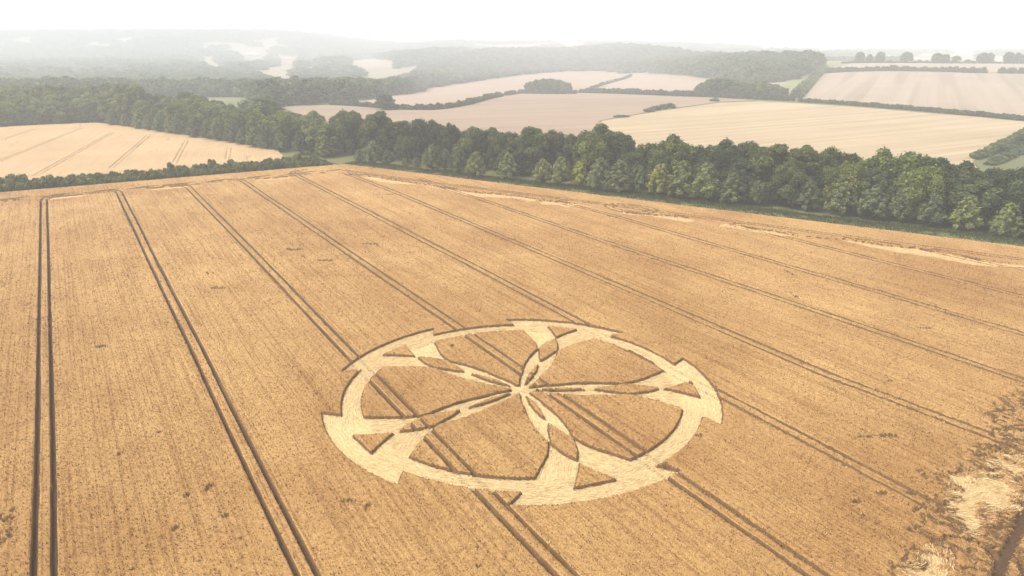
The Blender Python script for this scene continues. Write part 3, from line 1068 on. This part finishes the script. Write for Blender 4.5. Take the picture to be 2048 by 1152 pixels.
def trunk_mesh(seed, h, r0, limbs=5):
    r = np.random.default_rng(seed)
    V, Fc = [], []

    def tube(pts, rad):
        o = sum(len(a) for a in V)
        ring = []
        for p, q in zip(pts, rad):
            a = np.linspace(0, 2 * math.pi, 7)[:-1]
            ring.append(np.stack([p[0] + np.cos(a) * q, p[1] + np.sin(a) * q, np.full(6, p[2])], 1))
        V.append(np.concatenate(ring))
        for i in range(len(pts) - 1):
            for k in range(6):
                Fc.append((o + i * 6 + k, o + i * 6 + (k + 1) % 6, o + (i + 1) * 6 + (k + 1) % 6, o + (i + 1) * 6 + k))
    tube([(0, 0, -0.3), (0, 0, 0.4), (0.05, 0.02, h * 0.35), (0.1, -0.1, h * 0.7)], [r0 * 1.6, r0 * 1.1, r0 * 0.8, r0 * 0.25])
    for i in range(limbs):
        a = i * 2.4 + r.uniform(-.4, .4)
        z = h * r.uniform(0.25, 0.42)
        l = h * r.uniform(0.22, 0.32)
        tube([(0, 0, z), (math.cos(a) * l * 0.5, math.sin(a) * l * 0.5, z + l * 0.5), (math.cos(a) * l, math.sin(a) * l, z + l * 1.05)], [r0 * 0.45, r0 * 0.3, r0 * 0.1])
    return mesh_from('trunk', np.concatenate(V), np.array(Fc), M_BARK, True)


BIG = []       # (crown mesh, trunk mesh, height, radius)
for i, (R, H, nl) in enumerate([(6.6, 18, 26), (7.4, 19, 30), (5.8, 19, 24), (8.0, 17.5, 32), (6.2, 20, 26), (7.0, 18, 24)]):
    BIG.append((lobes_crown(100 + i, R, H, 2.6, nl + 12, 8000, 0.36), trunk_mesh(200 + i, H, 0.45), H, R))
for i, (R, H, nl, lf, cnt) in enumerate([(6.8, 18, 38, 0.30, 9000), (6.4, 17, 13, 0.46, 5200), (5.4, 21, 30, 0.36, 6500), (7.6, 18.5, 46, 0.36, 8000)]):
    BIG.append((lobes_crown(150 + i, R, H, 2.2, nl, cnt, lf), trunk_mesh(250 + i, H, 0.42), H, R))
CONE = []
for i, (R, H) in enumerate([(3.9, 10.5), (4.4, 11), (3.6, 11), (4.8, 11.5), (4.0, 9.5)]):
    CONE.append((cone_crown(300 + i, R, H, 1.0, 2800, 0.29), trunk_mesh(400 + i, H, 0.2, 3), H, R))
BUSHES = [lobes_crown(500 + i, 2.0, 2.6 + 0.3 * i, 0.3, 9, 520, 0.30, M_BUSH, 'bush') for i in range(4)]
FAR = [lobes_crown(600 + i, R, H, 1.5, 13, 700, 0.85, M_LEAF, 'far_crown') for i, (R, H) in enumerate([(6.5, 15), (7.5, 16), (6, 17), (8, 15)])]

# ------------------------------------------------------------------ trees and bushes: planting
TREES = {}          # belt name -> list of (px, root)


def plant(kind, variant, xy, height, width=None, rot=None, tint=None, belt='', name='broadleaf_tree', cat='tree'):
    crown, trunk, H, R = kind[variant % len(kind)]
    z = float(hgt(*xy))
    root = obj(name, None)
    root.empty_display_size = 1.0
    s = height / H
    w = s if width is None else width / (2 * R)
    root.location = (xy[0], xy[1], z - 0.05)
    root.scale = (w, w, s)
    root.rotation_euler = (0, 0, rng.uniform(0, 6.28) if rot is None else rot)
    root['category'] = cat
    c = obj('crown', crown, root)
    t = obj('trunk', trunk, root)
    c.color = (*(tint or (1, 1, 1)), 1)
    TREES.setdefault(belt, []).append((pix(xy[0], xy[1], z)[0], root, height, tint, name))
    return root


def px_height(xy, top_y):
    """Height a tree standing at xy needs for its top to reach row top_y."""
    z0 = float(hgt(*xy))
    lo, hi = 1.0, 40.0
    for _ in range(30):
        m = (lo + hi) / 2
        if pix(xy[0], xy[1], z0 + m)[1] > top_y:
            lo = m
        else:
            hi = m
    return lo


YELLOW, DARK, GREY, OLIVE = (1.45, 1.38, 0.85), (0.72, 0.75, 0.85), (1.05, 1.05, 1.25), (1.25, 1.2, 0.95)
# young conical trees along the front of the belt: (column, base row, top row, tint)
for i, (c, b, t, ti) in enumerate([
        (562, 300, 264, None), (604, 305, 258, None), (651, 311, 268, OLIVE), (720, 322, 297, None), (748, 326, 279, GREY), (776, 327, 299, None), (802, 330, 315, None), (826, 331, 314, None),
        (858, 341, 287, None), (884, 340, 296, None), (911, 345, 292, OLIVE), (946, 354, 300, OLIVE), (1010, 358, 302, GREY), (1079, 367, 315, None), (1116, 370, 311, OLIVE),
        (1153, 372, 321, YELLOW), (1192, 380, 312, GREY), (1232, 384, 317, GREY), (1272, 386, 328, None), (1312, 392, 325, YELLOW), (1356, 396, 318, OLIVE), (1405, 402, 320, OLIVE), (1458, 408, 342, None),
        (1508, 410, 358, None), (1565, 408, 385, None), (1612, 420, 358, None), (1676, 428, 344, None), (1742, 438, 366, GREY), (1795, 444, 372, None), (1858, 452, 385, GREY), (1928, 462, 388, OLIVE),
        (2008, 474, 402, OLIVE), (2070, 484, 400, GREY)]):
    g = at(c, b + 3)
    if c > 800:
        g = g + EDGE_OUT * 2.6
    h = px_height(g, t - 1)
    plant(CONE, i, g, h, width=h * (0.86 if h > 8 else 1.0), tint=ti, belt='belt front', name='young_tree')
# tall crowns: (column, top row, distance behind the field edge, width, tint)
for i, (c, t, o, w, ti) in enumerate([
        (668, 222, 22, 14, None), (704, 221, 20, 15, None), (760, 221, 16, 17, None), (728, 236, 26, 13, DARK), (798, 238, 24, 13, None), (838, 236, 17, 15, None), (902, 246, 16, 12, DARK),
        (868, 242, 28, 13, None), (950, 252, 17, 13, None), (985, 253, 22, 13, None), (1006, 262, 14, 13, None), (1068, 249, 18, 17, None), (1106, 256, 24, 13, None), (1180, 264, 11, 15, OLIVE), (1196, 250, 22, 18, None),
        (1140, 268, 20, 12, DARK), (1238, 262, 25, 13, DARK), (1296, 284, 24, 12, DARK), (1345, 272, 18, 18, OLIVE), (1330, 300, 11, 13, YELLOW), (1392, 290, 24, 12, DARK), (1442, 281, 17, 15, DARK), (1490, 282, 24, 14, DARK),
        (1545, 286, 16, 17, None), (1600, 290, 20, 15, OLIVE), (1650, 296, 22, 13, None), (1696, 300, 26, 10, DARK), (1690, 322, 12, 13, (1.7, 1.45, 0.9)), (1755, 300, 20, 14, YELLOW), (1808, 302, 17, 16, YELLOW),
        (1840, 330, 11, 14, YELLOW), (1872, 316, 22, 14, None), (1925, 326, 18, 15, DARK), (1975, 332, 20, 15, DARK), (2030, 335, 18, 16, DARK), (2090, 340, 18, 17, DARK), (1950, 352, 11, 13, None), (2050, 362, 11, 14, DARK),
        (1480, 318, 12, 12, DARK), (1580, 322, 11, 13, None), (1262, 300, 13, 12, None), (1410, 320, 13, 12, DARK), (1030, 280, 12, 12, None), (930, 276, 13, 11, DARK), (815, 268, 13, 11, None), (1750, 335, 11, 12, None), (2130, 350, 14, 16, None)]):
    # walk along the belt until the column matches
    ts = np.linspace(-30, 340, 1500)
    pts = CORNER + ts[:, None] * EDGE_DIR + EDGE_OUT * (o + 9)
    cols = np.array([pix(p[0], p[1], 8)[0] for p in pts])
    g = pts[np.argmin(np.abs(cols - c))]
    h = min(max(px_height(g, t), 9), 27)
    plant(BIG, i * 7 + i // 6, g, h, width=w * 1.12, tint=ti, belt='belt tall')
# unseen depth of the belt: a darker rear row
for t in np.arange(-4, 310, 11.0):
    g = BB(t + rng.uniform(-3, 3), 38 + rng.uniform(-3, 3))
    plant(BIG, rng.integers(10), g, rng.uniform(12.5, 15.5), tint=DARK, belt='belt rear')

# belt running up to the left behind the second field
L0, L1 = at(640, 312), at(190, 244)
ldir = (L1 - L0) / np.linalg.norm(L1 - L0)
lout = np.array([ldir[1], -ldir[0]])
if lout[0] < 0:
    lout = -lout
Ln = np.linalg.norm(L1 - L0)
sky_l = ([180, 240, 290, 330, 380, 420, 470, 530, 590, 640], [178, 165, 178, 192, 180, 190, 206, 207, 222, 225])
for row, (o, n_, hs) in enumerate([(10, 17, 0.88), (24, 15, 1.0), (40, 14, 1.0)]):
    for k in range(n_):
        t = (k + rng.uniform(0.2, 0.8)) / n_ * (Ln + 25) - 8
        g = L0 + ldir * t + lout * (o + rng.uniform(-3, 3))
        c = pix(g[0], g[1], 10)[0]
        if c > 668:
            continue
        top = np.interp(c, *sky_l) + (1 - hs) * 110 + rng.uniform(-3, 9)
        h = min(max(px_height(g, top), 10), 25)
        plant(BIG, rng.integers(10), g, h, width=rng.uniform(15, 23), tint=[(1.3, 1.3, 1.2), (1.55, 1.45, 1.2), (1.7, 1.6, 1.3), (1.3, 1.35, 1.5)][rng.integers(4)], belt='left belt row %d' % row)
for k, (c, b, t) in enumerate([(225, 252, 222), (252, 254, 225), (282, 259, 216), (300, 262, 226), (322, 265, 224), (345, 268, 228), (362, 270, 222), (392, 276, 226), (420, 280, 236), (440, 283, 232),
                               (466, 287, 241), (487, 291, 252), (512, 296, 250), (536, 299, 244)]):
    g = at(c, b)
    h = px_height(g, t)
    plant(CONE, k, g, h, width=h * 0.8, tint=[None, GREY, OLIVE][k % 3], belt='left belt front', name='young_tree')

# wood at the head of the second field
wl0, wl1 = at(-90, 258), at(185, 245)
for row, (o, n_, t0) in enumerate([(7, 13, 196), (22, 11, 188), (42, 10, 176), (62, 9, 164)]):
    for k in range(n_):
        g = wl0 + (wl1 - wl0) * ((k + rng.uniform(0.1, 0.9)) / n_) + np.array([0.05, 1.0]) * (o + rng.uniform(-3, 3))
        h = min(max(px_height(g, t0 + rng.uniform(-5, 8)), 10), 24)
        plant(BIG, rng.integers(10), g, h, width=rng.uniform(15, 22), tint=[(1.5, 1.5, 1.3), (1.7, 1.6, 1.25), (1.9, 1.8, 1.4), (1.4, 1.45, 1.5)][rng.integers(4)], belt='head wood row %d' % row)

# lone tree by the curved hedge, copses and ridge trees
g = at(771, 219)
plant(BIG, 2, g, px_height(g, 188), width=18, tint=GREY, belt='lone')
for k, c in enumerate([1060, 1074, 1088, 1102, 1116, 1130]):
    for j, o in enumerate((8, 24)):
        g = at(c + (6 if j else 0), 187) + np.array([0, o])
        plant(BIG, k + j, g, px_height(g, 156 + (abs(c - 1095) / 35) ** 2 * 7 + j), width=17, tint=OLIVE, belt='dome copse row %d' % j)
for k, (c, t) in enumerate([(1408, 164), (1424, 154), (1440, 152), (1456, 154), (1472, 157), (1488, 160), (1504, 162), (1520, 162), (1536, 163), (1552, 165), (1566, 170)]):
    for j, o in enumerate((6, 26)):
        g = at(c + (7 if j else 0), 193) + np.array([0, o])
        plant(BIG, k + 2 * j, g, px_height(g, t + 3 * (1 - j) + rng.uniform(-1, 3)), width=16, tint=[None, OLIVE][k % 2], belt='broad copse row %d' % j)
for k, (c, t, w) in enumerate([(1718, 103, 17), (1738, 108, 12), (1759, 103, 16), (1811, 103, 22), (1872, 105, 18), (1888, 107, 17), (1910, 111, 15), (1935, 118, 9), (1962, 105, 19), (1976, 106, 18), (2014, 103, 17), (2032, 105, 16), (2050, 108, 18), (1838, 119, 8)]):
    g = at(c, 126 if c < 1850 else 127)
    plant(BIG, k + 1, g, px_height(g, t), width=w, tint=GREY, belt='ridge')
# trees at the end of the pale field
for k, (c, b, t) in enumerate([(2040, 292, 266), (2016, 302, 288), (2066, 290, 266)]):
    g = at(c, b)
    plant(BIG, k + 3, g, px_height(g, t), width=rng.uniform(8, 11), belt='pale field end')
# scrub trees along the diagonal strip
for k, (c, b, t) in enumerate([(1640, 132, 112), (1622, 140, 118), (1606, 143, 118), (1590, 148, 122), (1566, 148, 118), (1548, 150, 114), (1530, 152, 116), (1500, 153, 122)]):
    g = at(c, b)
    plant(BIG, k, g, px_height(g, t), width=18, belt='strip')


WHERE = {'belt front': 'along the front of the near belt', 'belt tall': 'in the tall near belt', 'belt rear': 'in the rear row of the near belt',
         'left belt row 0': 'in the front row of the left belt', 'left belt row 1': 'in the second row of the left belt',
         'left belt row 2': 'in the third row of the left belt', 'left belt row 3': 'in the back row of the left belt',
         'left belt front': 'edging the field below the left belt', 'head wood row 0': 'in the front row heading the left field', 'head wood row 1': 'in the second row heading the left field',
         'head wood row 2': 'in the third row heading the left field', 'head wood row 3': 'in the back row heading the left field', 'lone': 'beside the curved hedge',
         'dome copse row 0': 'in the front of the dome-shaped copse', 'dome copse row 1': 'in the back of the dome-shaped copse', 'broad copse row 0': 'in the front of the broad copse', 'broad copse row 1': 'in the back of the broad copse',
         'ridge': 'standing on the hazy ridge', 'pale field end': 'at the end of the pale field', 'strip': 'edging the hillside wood'}
for belt, items in TREES.items():
    items.sort(key=lambda a: a[0])
    for i, (c, root, h, ti, nm) in enumerate(items, 1):
        look = 'young conical tree' if nm == 'young_tree' else 'rounded tree'
        tone = {None: 'green', YELLOW: 'yellow-green', DARK: 'dark green', GREY: 'grey-green', OLIVE: 'olive'}.get(ti, 'light green')
        root['label'] = ('single grey-green rounded tree ' + WHERE[belt]) if belt == 'lone' else '%s %s, %s from the left %s' % (tone, look, ordinal(i), WHERE[belt])
        root['group'] = 'trees ' + WHERE[belt]
print('trees', sum(len(v) for v in TREES.values()))


def hedge(pts, height, width, spacing, label, gaps=(), z_jit=0.2, name='hedge', tint=(1, 1, 1), extra=None):
    spacing = spacing * 0.55
    P = smooth_line(np.array([at(*p) for p in pts]) if len(pts[0]) == 2 and pts[0][0] > 0 or extra is None else np.array(pts), 10)
    d = np.concatenate([[0], np.cumsum(np.linalg.norm(np.diff(P, axis=0), axis=1))])
    root = obj(name, None, label=label, cat='hedge')
    root.location = (P[0][0], P[0][1], float(hgt(*P[0])))
    n = max(int(d[-1] / spacing), 2)
    for k in range(n + 1):
        t = d[-1] * k / n + rng.uniform(-0.25, 0.25) * spacing
        x, y = np.interp(t, d, P[:, 0]), np.interp(t, d, P[:, 1])
        if any(a < t / d[-1] < b for a, b in gaps):
            continue
        b = obj('bush', BUSHES[rng.integers(4)], root)
        h = height * rng.uniform(1 - z_jit, 1 + z_jit) / 3.0
        w = width * rng.uniform(0.85, 1.2) / 4.0
        b.location = (x - root.location.x + rng.normal(0, 0.2), y - root.location.y + rng.normal(0, 0.2), float(hgt(x, y)) - root.location.z - 0.1)
        b.scale = (w, w, h)
        b.rotation_euler = (0, 0, rng.uniform(0, 6.28))
        b.color = (*tint, 1)
    return root


def hedge_w(P, *a, **k):
    return hedge([(float(p[0]), float(p[1])) for p in P], *a, extra=True, **k)


# near hedge between the two wheat fields: three staggered lines of bushes make one hedge
def near_hedge():
    root = obj('hedge', None, label='thick bushy green hedge between the two wheat fields', cat='hedge')
    a = LL(8, -6)
    root.location = (a[0], a[1], 0)
    for o, step, hh in ((-3.6, 2.6, 3.6), (-6.2, 2.6, 4.6), (-8.6, 2.6, 4.2)):
        t = 6.0 if o > -4 else 9.0
        while t < 255:
            p = LL(t + rng.uniform(-0.8, 0.8), o - 1.3 + rng.uniform(-0.6, 0.6))
            big = 1.35 if (t < 22 and o < -5) or rng.random() < 0.12 else 1.0
            taper = 0.55 if t < 10 else 1.0
            b = obj('bush', BUSHES[rng.integers(4)], root)
            b.location = (p[0] - a[0], p[1] - a[1], -0.1)
            w = rng.uniform(0.85, 1.15) * (1.15 if big > 1 else 1)
            b.scale = (w, w, hh / 3.0 * rng.uniform(0.62, 1.0) * big * taper)
            b.rotation_euler = (0, 0, rng.uniform(0, 6.28))
            k = rng.uniform(0.9, 1.6)
            b.color = (k * 1.05, k, 0.9 * k, 1)
            t += step * rng.uniform(0.75, 1.25)


near_hedge()
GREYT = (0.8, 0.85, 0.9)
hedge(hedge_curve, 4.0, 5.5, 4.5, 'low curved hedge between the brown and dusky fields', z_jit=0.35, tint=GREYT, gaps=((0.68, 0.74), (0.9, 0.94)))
hedge(hedge_mid, 5.5, 6.5, 5.0, 'dark straight hedge running from the dome copse to the gateway', tint=(0.6, 0.6, 0.65))
hedge([(1040, 187), (1090, 188), (1150, 188)], 5.0, 6.0, 5.0, 'dark hedge along the foot of the dome copse', tint=(0.6, 0.6, 0.65))
hedge(hedge_pale, 3.6, 4.0, 2.8, 'long clipped hedge along the top of the pale field', z_jit=0.1, tint=(0.8, 0.85, 0.8))
hedge([(1652, 146), (1760, 142), (1860, 143), (1960, 146), (2080, 148)], 6.0, 7.0, 5.0, 'thin dark hedge across the slope below the ridge field', gaps=((0.76, 0.82),), z_jit=0.25, tint=(0.75, 0.7, 0.7))
hedge([(1170, 183), (1200, 172), (1250, 158), (1262, 152)], 4.0, 6.0, 7.0, 'faint hedge climbing between the two hazy fields', tint=GREYT, z_jit=0.4)
hedge([(1685, 127), (1800, 126), (1950, 127), (2080, 128)], 3.5, 6.0, 8.0, 'low hedge line along the ridge under the trees', tint=(0.8, 0.7, 0.65), z_jit=0.3)
hedge([(1592, 196), (1610, 176), (1630, 156), (1648, 138)], 6.0, 12.0, 9.0, 'scrubby green hedge up the edge of the sloping field', tint=(1.3, 1.35, 1.2), z_jit=0.4)
hedge([(1950, 318), (1985, 305), (2020, 285), (2060, 262)], 3.2, 5.5, 5.0, 'ragged hedge closing the end of the pale field', tint=(1.2, 1.25, 1.1), z_jit=0.4)
hedge([(1978, 330), (2010, 318), (2040, 306), (2075, 290)], 2.4, 5.5, 5.0, 'scrubby hedge between the pale field end and the near belt', tint=(1.1, 1.15, 1.0), z_jit=0.4)
for i, (c, r_, w) in enumerate([(1298, 223, 9), (1312, 219, 10), (1325, 217, 8), (1339, 215, 11), (1429, 202, 9), (1243, 233, 12)]):
    g = at(c, r_ + 1)
    b = obj('bush', BUSHES[i % 4], label='small round bush, %s from the left on the boundary of the brown field' % ordinal([2, 3, 4, 5, 6, 1][i]), cat='bush', group='bushes on the brown field boundary')
    b.location = (g[0], g[1], float(hgt(*g)) - 0.1)
    b.scale = (w / 4.0, w / 4.0, 1.3 if i != 5 else 0.6)
    b.color = (0.9, 0.95, 0.95, 1)


# ------------------------------------------------------------------ grass verges with weeds
def verge(name, line, w_out, label, n_tuft, hmax=0.9, lift=0.04):
    """line: points on the field side; the strip reaches w_out metres away from it."""
    P = smooth_line(line, 6)
    T = np.gradient(P, axis=0)
    T /= np.linalg.norm(T, axis=1)[:, None]
    O = np.stack([-T[:, 1], T[:, 0]], 1)
    if O[:, 1].mean() < 0:
        O = -O
    rows = np.linspace(0, 1, 7)
    v = np.concatenate([np.column_stack([P + O * (w_out * q), np.full(len(P), lift + 0.18 * math.sin(q * 3.1)) + 0.08 * rng.random(len(P))]) for q in rows])
    n = len(P)
    f = np.array([(r * n + i, r * n + i + 1, (r + 1) * n + i + 1, (r + 1) * n + i) for r in range(6) for i in range(n - 1)])
    o = obj(name, mesh_from(name, v, f, M_VERGE, True), kind='stuff', label=label, cat='grass')
    L = np.linspace(0, len(P) - 1.001, n_tuft)
    L = rng.uniform(0, len(P) - 1.001, n_tuft)
    i = L.astype(int)
    fr = (L - i)[:, None]
    q = rng.random(n_tuft) ** 0.8
    base = P[i] * (1 - fr) + P[i + 1] * fr + O[i] * (q * w_out)[:, None]
    base = np.column_stack([base, np.full(n_tuft, 0.05)])
    clump = vnoise(base[:, 0] / 2.5, base[:, 1] / 2.5)
    h = hmax * (0.35 + 0.9 * clump) * rng.uniform(0.5, 1.1, n_tuft) * (0.5 + 0.8 * q)
    a = rng.uniform(0, 6.28, n_tuft)
    side = np.stack([np.cos(a), np.sin(a), 0 * a], 1) * rng.uniform(0.08, 0.22, n_tuft)[:, None]
    tip = base + np.column_stack([rng.normal(0, 0.2, n_tuft), rng.normal(0, 0.2, n_tuft), h])
    V3 = np.stack([base - side, base + side, tip], 1).reshape(-1, 3)
    me = mesh_from('grass_blades', V3, np.arange(len(V3)).reshape(-1, 3), M_BUSH)
    add_attr(me, 'tint', np.repeat(np.clip(0.35 + 0.5 * clump + rng.normal(0, 0.2, n_tuft), 0, 1), 3))
    obj('grass_blades', me, o, kind='stuff')


verge('verge_grass', [BB(t, 0.2) for t in np.linspace(-2, 330, 30)], 9.0, 'rough weedy green verge along the foot of the tree belt', 46000, 1.25)
verge('verge_grass', [LL(t, 0.2) for t in np.linspace(255, 2, 30)], 4.5, 'narrow mown grass strip under the near hedge', 14000, 0.5)

# ------------------------------------------------------------------ distant woods: masses of trees on points
far_col = bpy.data.collections.new('far_tree_forms')
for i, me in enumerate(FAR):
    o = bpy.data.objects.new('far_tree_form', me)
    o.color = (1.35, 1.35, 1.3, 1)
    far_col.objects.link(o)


def wood_nodes():
    g = bpy.data.node_groups.new('plant_wood', 'GeometryNodeTree')
    g.interface.new_socket('Geometry', in_out='INPUT', socket_type='NodeSocketGeometry')
    g.interface.new_socket('Geometry', in_out='OUTPUT', socket_type='NodeSocketGeometry')
    n, l = g.nodes, g.links
    gi, go = n.new('NodeGroupInput'), n.new('NodeGroupOutput')
    ci = n.new('GeometryNodeCollectionInfo')
    ci.inputs['Collection'].default_value = far_col
    ci.inputs['Separate Children'].default_value = True
    ci.inputs['Reset Children'].default_value = True
    ip = n.new('GeometryNodeInstanceOnPoints')
    ip.inputs['Pick Instance'].default_value = True
    at_s, at_r, at_i = (n.new('GeometryNodeInputNamedAttribute') for _ in range(3))
    at_s.data_type, at_r.data_type, at_i.data_type = 'FLOAT_VECTOR', 'FLOAT_VECTOR', 'INT'
    at_s.inputs['Name'].default_value, at_r.inputs['Name'].default_value, at_i.inputs['Name'].default_value = 'tree_scale', 'tree_rot', 'tree_form'
    l.new(gi.outputs[0], ip.inputs['Points'])
    l.new(ci.outputs[0], ip.inputs['Instance'])
    l.new(at_i.outputs['Attribute'], ip.inputs['Instance Index'])
    l.new(at_r.outputs['Attribute'], ip.inputs['Rotation'])
    l.new(at_s.outputs['Attribute'], ip.inputs['Scale'])
    l.new(ip.outputs[0], go.inputs[0])
    return g


WOOD = wood_nodes()


def woodland(poly, spacing, hs, label, ragged=0.0, holes=(), clear_left=0):
    P = np.asarray(poly)
    gx, gy = np.meshgrid(np.arange(P[:, 0].min(), P[:, 0].max(), spacing), np.arange(P[:, 1].min(), P[:, 1].max(), spacing))
    x = gx.ravel() + rng.uniform(-0.42, 0.42, gx.size) * spacing
    y = gy.ravel() + rng.uniform(-0.42, 0.42, gx.size) * spacing
    k = in_poly(P, x, y)
    if ragged:
        k &= fbm(x / 170 + 5, y / 170 + 2, 2) > ragged
    if clear_left:      # open ground between the nearer belts and this wood
        k &= ~((x / y < -0.36) & (np.hypot(x, y) < clear_left + 120 * (vnoise(x / 130, y / 130) - 0.5)))
    for h in holes:
        k &= ~in_poly(h, x, y)
    x, y = x[k], y[k]
    n = len(x)
    me = bpy.data.meshes.new('woodland')
    me.vertices.add(n)
    me.vertices.foreach_set('co', np.stack([x, y, hgt(x, y) - 0.3], 1).astype(np.float32).ravel())
    s = rng.uniform(hs[0], hs[1], n)
    w = s * rng.uniform(0.85, 1.2, n) * max(spacing / 11.0, 1.0)
    a = me.attributes.new('tree_scale', 'FLOAT_VECTOR', 'POINT')
    a.data.foreach_set('vector', np.stack([w, w, s], 1).astype(np.float32).ravel())
    a = me.attributes.new('tree_rot', 'FLOAT_VECTOR', 'POINT')
    a.data.foreach_set('vector', np.stack([0 * s, 0 * s, rng.uniform(0, 6.28, n)], 1).astype(np.float32).ravel())
    a = me.attributes.new('tree_form', 'INT', 'POINT')
    a.data.foreach_set('value', rng.integers(0, 4, n).astype(np.int32))
    me.update()
    o = obj('woodland', me, kind='stuff', label=label, cat='wood')
    md = o.modifiers.new('plant', 'NODES')
    md.node_group = WOOD
    print('wood', n, label)


holes = [[at(a, b + (18 if b > np.mean([w[1] for w in p]) else 0)) for a, b in p] for p in DISTANT + ([(470, 120), (545, 122), (535, 109), (480, 107)], [(545, 128), (605, 128), (600, 116), (550, 115)])]
back = lambda p, d: p + np.array([p[0], p[1]]) / np.linalg.norm(p) * d
e = G([(560, 212), (640, 208), (760, 196), (850, 177), (950, 161), (1050, 148)])
woodland([at(-60, 232), L1 + lout * 55, L1 * 0.55 + L0 * 0.45 + lout * 62, at(540, 216)] + e[:3] + [back(e[2], 190), back(at(700, 204), 330), back(at(600, 208), 380), at(500, 150), at(300, 156), at(120, 163), at(-60, 156)], 14.5, (0.75, 1.5),
         'broad hazy wood behind the left tree belt', holes=holes, clear_left=900)
woodland(e[2:] + G([(1130, 142), (1200, 141), (1300, 146), (1400, 155), (1480, 165), (1555, 166), (1585, 158), (1612, 148), (1640, 136)]) + [back(at(1640, 134), 30), back(at(1560, 150), 200), back(at(1450, 150), 700), back(at(1200, 141), 1150), back(at(1000, 155), 1150), back(at(850, 177), 700), back(at(760, 196), 260)],
         16.0, (0.8, 1.6), 'long hillside wood above the hazy stubble fields')
woodland([np.array(p) for p in ((-2200, 1400), (-1000, 1250), (-600, 1250), (-420, 1500), (-280, 2100), (-170, 2700), (-210, 3600), (-400, 5400), (-4300, 5400), (-4100, 3000))], 25.0, (0.7, 1.8),
         'far wooded hills fading into the haze', ragged=0.41, holes=holes)
woodland([np.array(p) for p in ((-350, 3000), (1100, 3100), (1250, 3300), (1400, 4500), (-280, 4600))], 26.0, (0.9, 1.3), 'faint far woods on the central skyline', ragged=0.5)
woodland([np.array(p) for p in ((480, 1700), (900, 1650), (960, 1740), (700, 1900), (460, 1850))], 14.0, (0.8, 1.1), 'low hazy wood behind the ridge', ragged=0.2)
woodland([np.array(p) for p in ((900, 2300), (2600, 2300), (2900, 3800), (900, 3800))], 22.0, (0.9, 1.3), 'scattered ghostly woods on the far plain', ragged=0.62)


# ------------------------------------------------------------------ white country house far among the woods
def box(x0, x1, y0, y1, z0, z1):
    v = np.array([(x, y, z) for z in (z0, z1) for y in (y0, y1) for x in (x0, x1)], float)
    f = np.array([(0, 2, 3, 1), (4, 5, 7, 6), (0, 1, 5, 4), (2, 6, 7, 3), (0, 4, 6, 2), (1, 3, 7, 5)])
    return v, f


def house(px_, py_, W, D, Hh, label, cupola):
    g = at(px_, py_)
    root = obj('country_house', None, label=label, cat='house')
    root.location = (g[0], g[1], float(hgt(*g)) - 0.3)
    root.rotation_euler = (0, 0, math.atan2(-g[0], g[1]))
    obj('wall', mesh_from('wall', *box(-W / 2, W / 2, 0, D, 0, Hh), M_RENDER), root)
    e_ = 0.6
    v = np.array([(-W / 2 - e_, -e_, Hh), (W / 2 + e_, -e_, Hh), (W / 2 + e_, D + e_, Hh), (-W / 2 - e_, D + e_, Hh), (-W / 2 + D / 2, D / 2, Hh + 3), (W / 2 - D / 2, D / 2, Hh + 3)])
    rf = bpy.data.meshes.new('roof')
    rf.from_pydata(v.tolist(), [], [(0, 1, 5, 4), (1, 2, 5), (2, 3, 4, 5), (3, 0, 4), (3, 2, 1, 0)])
    rf.materials.append(M_SLATE)
    roof = obj('roof', rf, root)
    for s in (-0.28, 0.28):
        obj('chimney', mesh_from('chimney', *box(W * s - 0.8, W * s + 0.8, D / 2 - 0.8, D / 2 + 0.8, Hh + 1, Hh + 5), M_RENDER), roof)
    if cupola:
        obj('cupola', mesh_from('cupola', *box(-1.8, 1.8, D / 2 - 1.8, D / 2 + 1.8, Hh + 2, Hh + 8.5), M_RENDER), roof)
    wm = mesh_from('window', *box(-0.6, 0.6, -0.06, 0.0, -1.0, 1.0), M_GLASS)
    nx = int(W / 3.6)
    for r_ in range(2 if Hh > 6 else 1):
        for i in range(nx):
            w = obj('window', wm, root)
            w.location = (-W / 2 + (i + 0.5) * W / nx, -0.003, 2.2 + r_ * 4.0)


house(507, 113, 58, 18, 14, 'large white country house among far hazy woods', True)
house(572, 120, 50, 14, 7, 'long low white building in the haze below the country house', False)

# ------------------------------------------------------------------ the hazy air
def haze():
    v, f = box(-7000, 7000, -400, 9600, -12, 128)
    me = mesh_from('haze', v, f)
    m = bpy.data.materials.new('haze_air')
    m.use_nodes = True
    n, l = m.node_tree.nodes, m.node_tree.links
    n.clear()
    o = n.new('ShaderNodeOutputMaterial')
    p = n.new('ShaderNodeVolumePrincipled')
    p.inputs['Color'].default_value = (0.92, 0.955, 1.0, 1)
    p.inputs['Density'].default_value = HAZE_DENSITY
    p.inputs['Density Attribute'].default_value = ''
    l.new(p.outputs['Volume'], o.inputs['Volume'])
    me.materials.append(m)
    obj('haze', me, kind='stuff', label='pale milky haze thickening with distance', cat='haze')


haze()
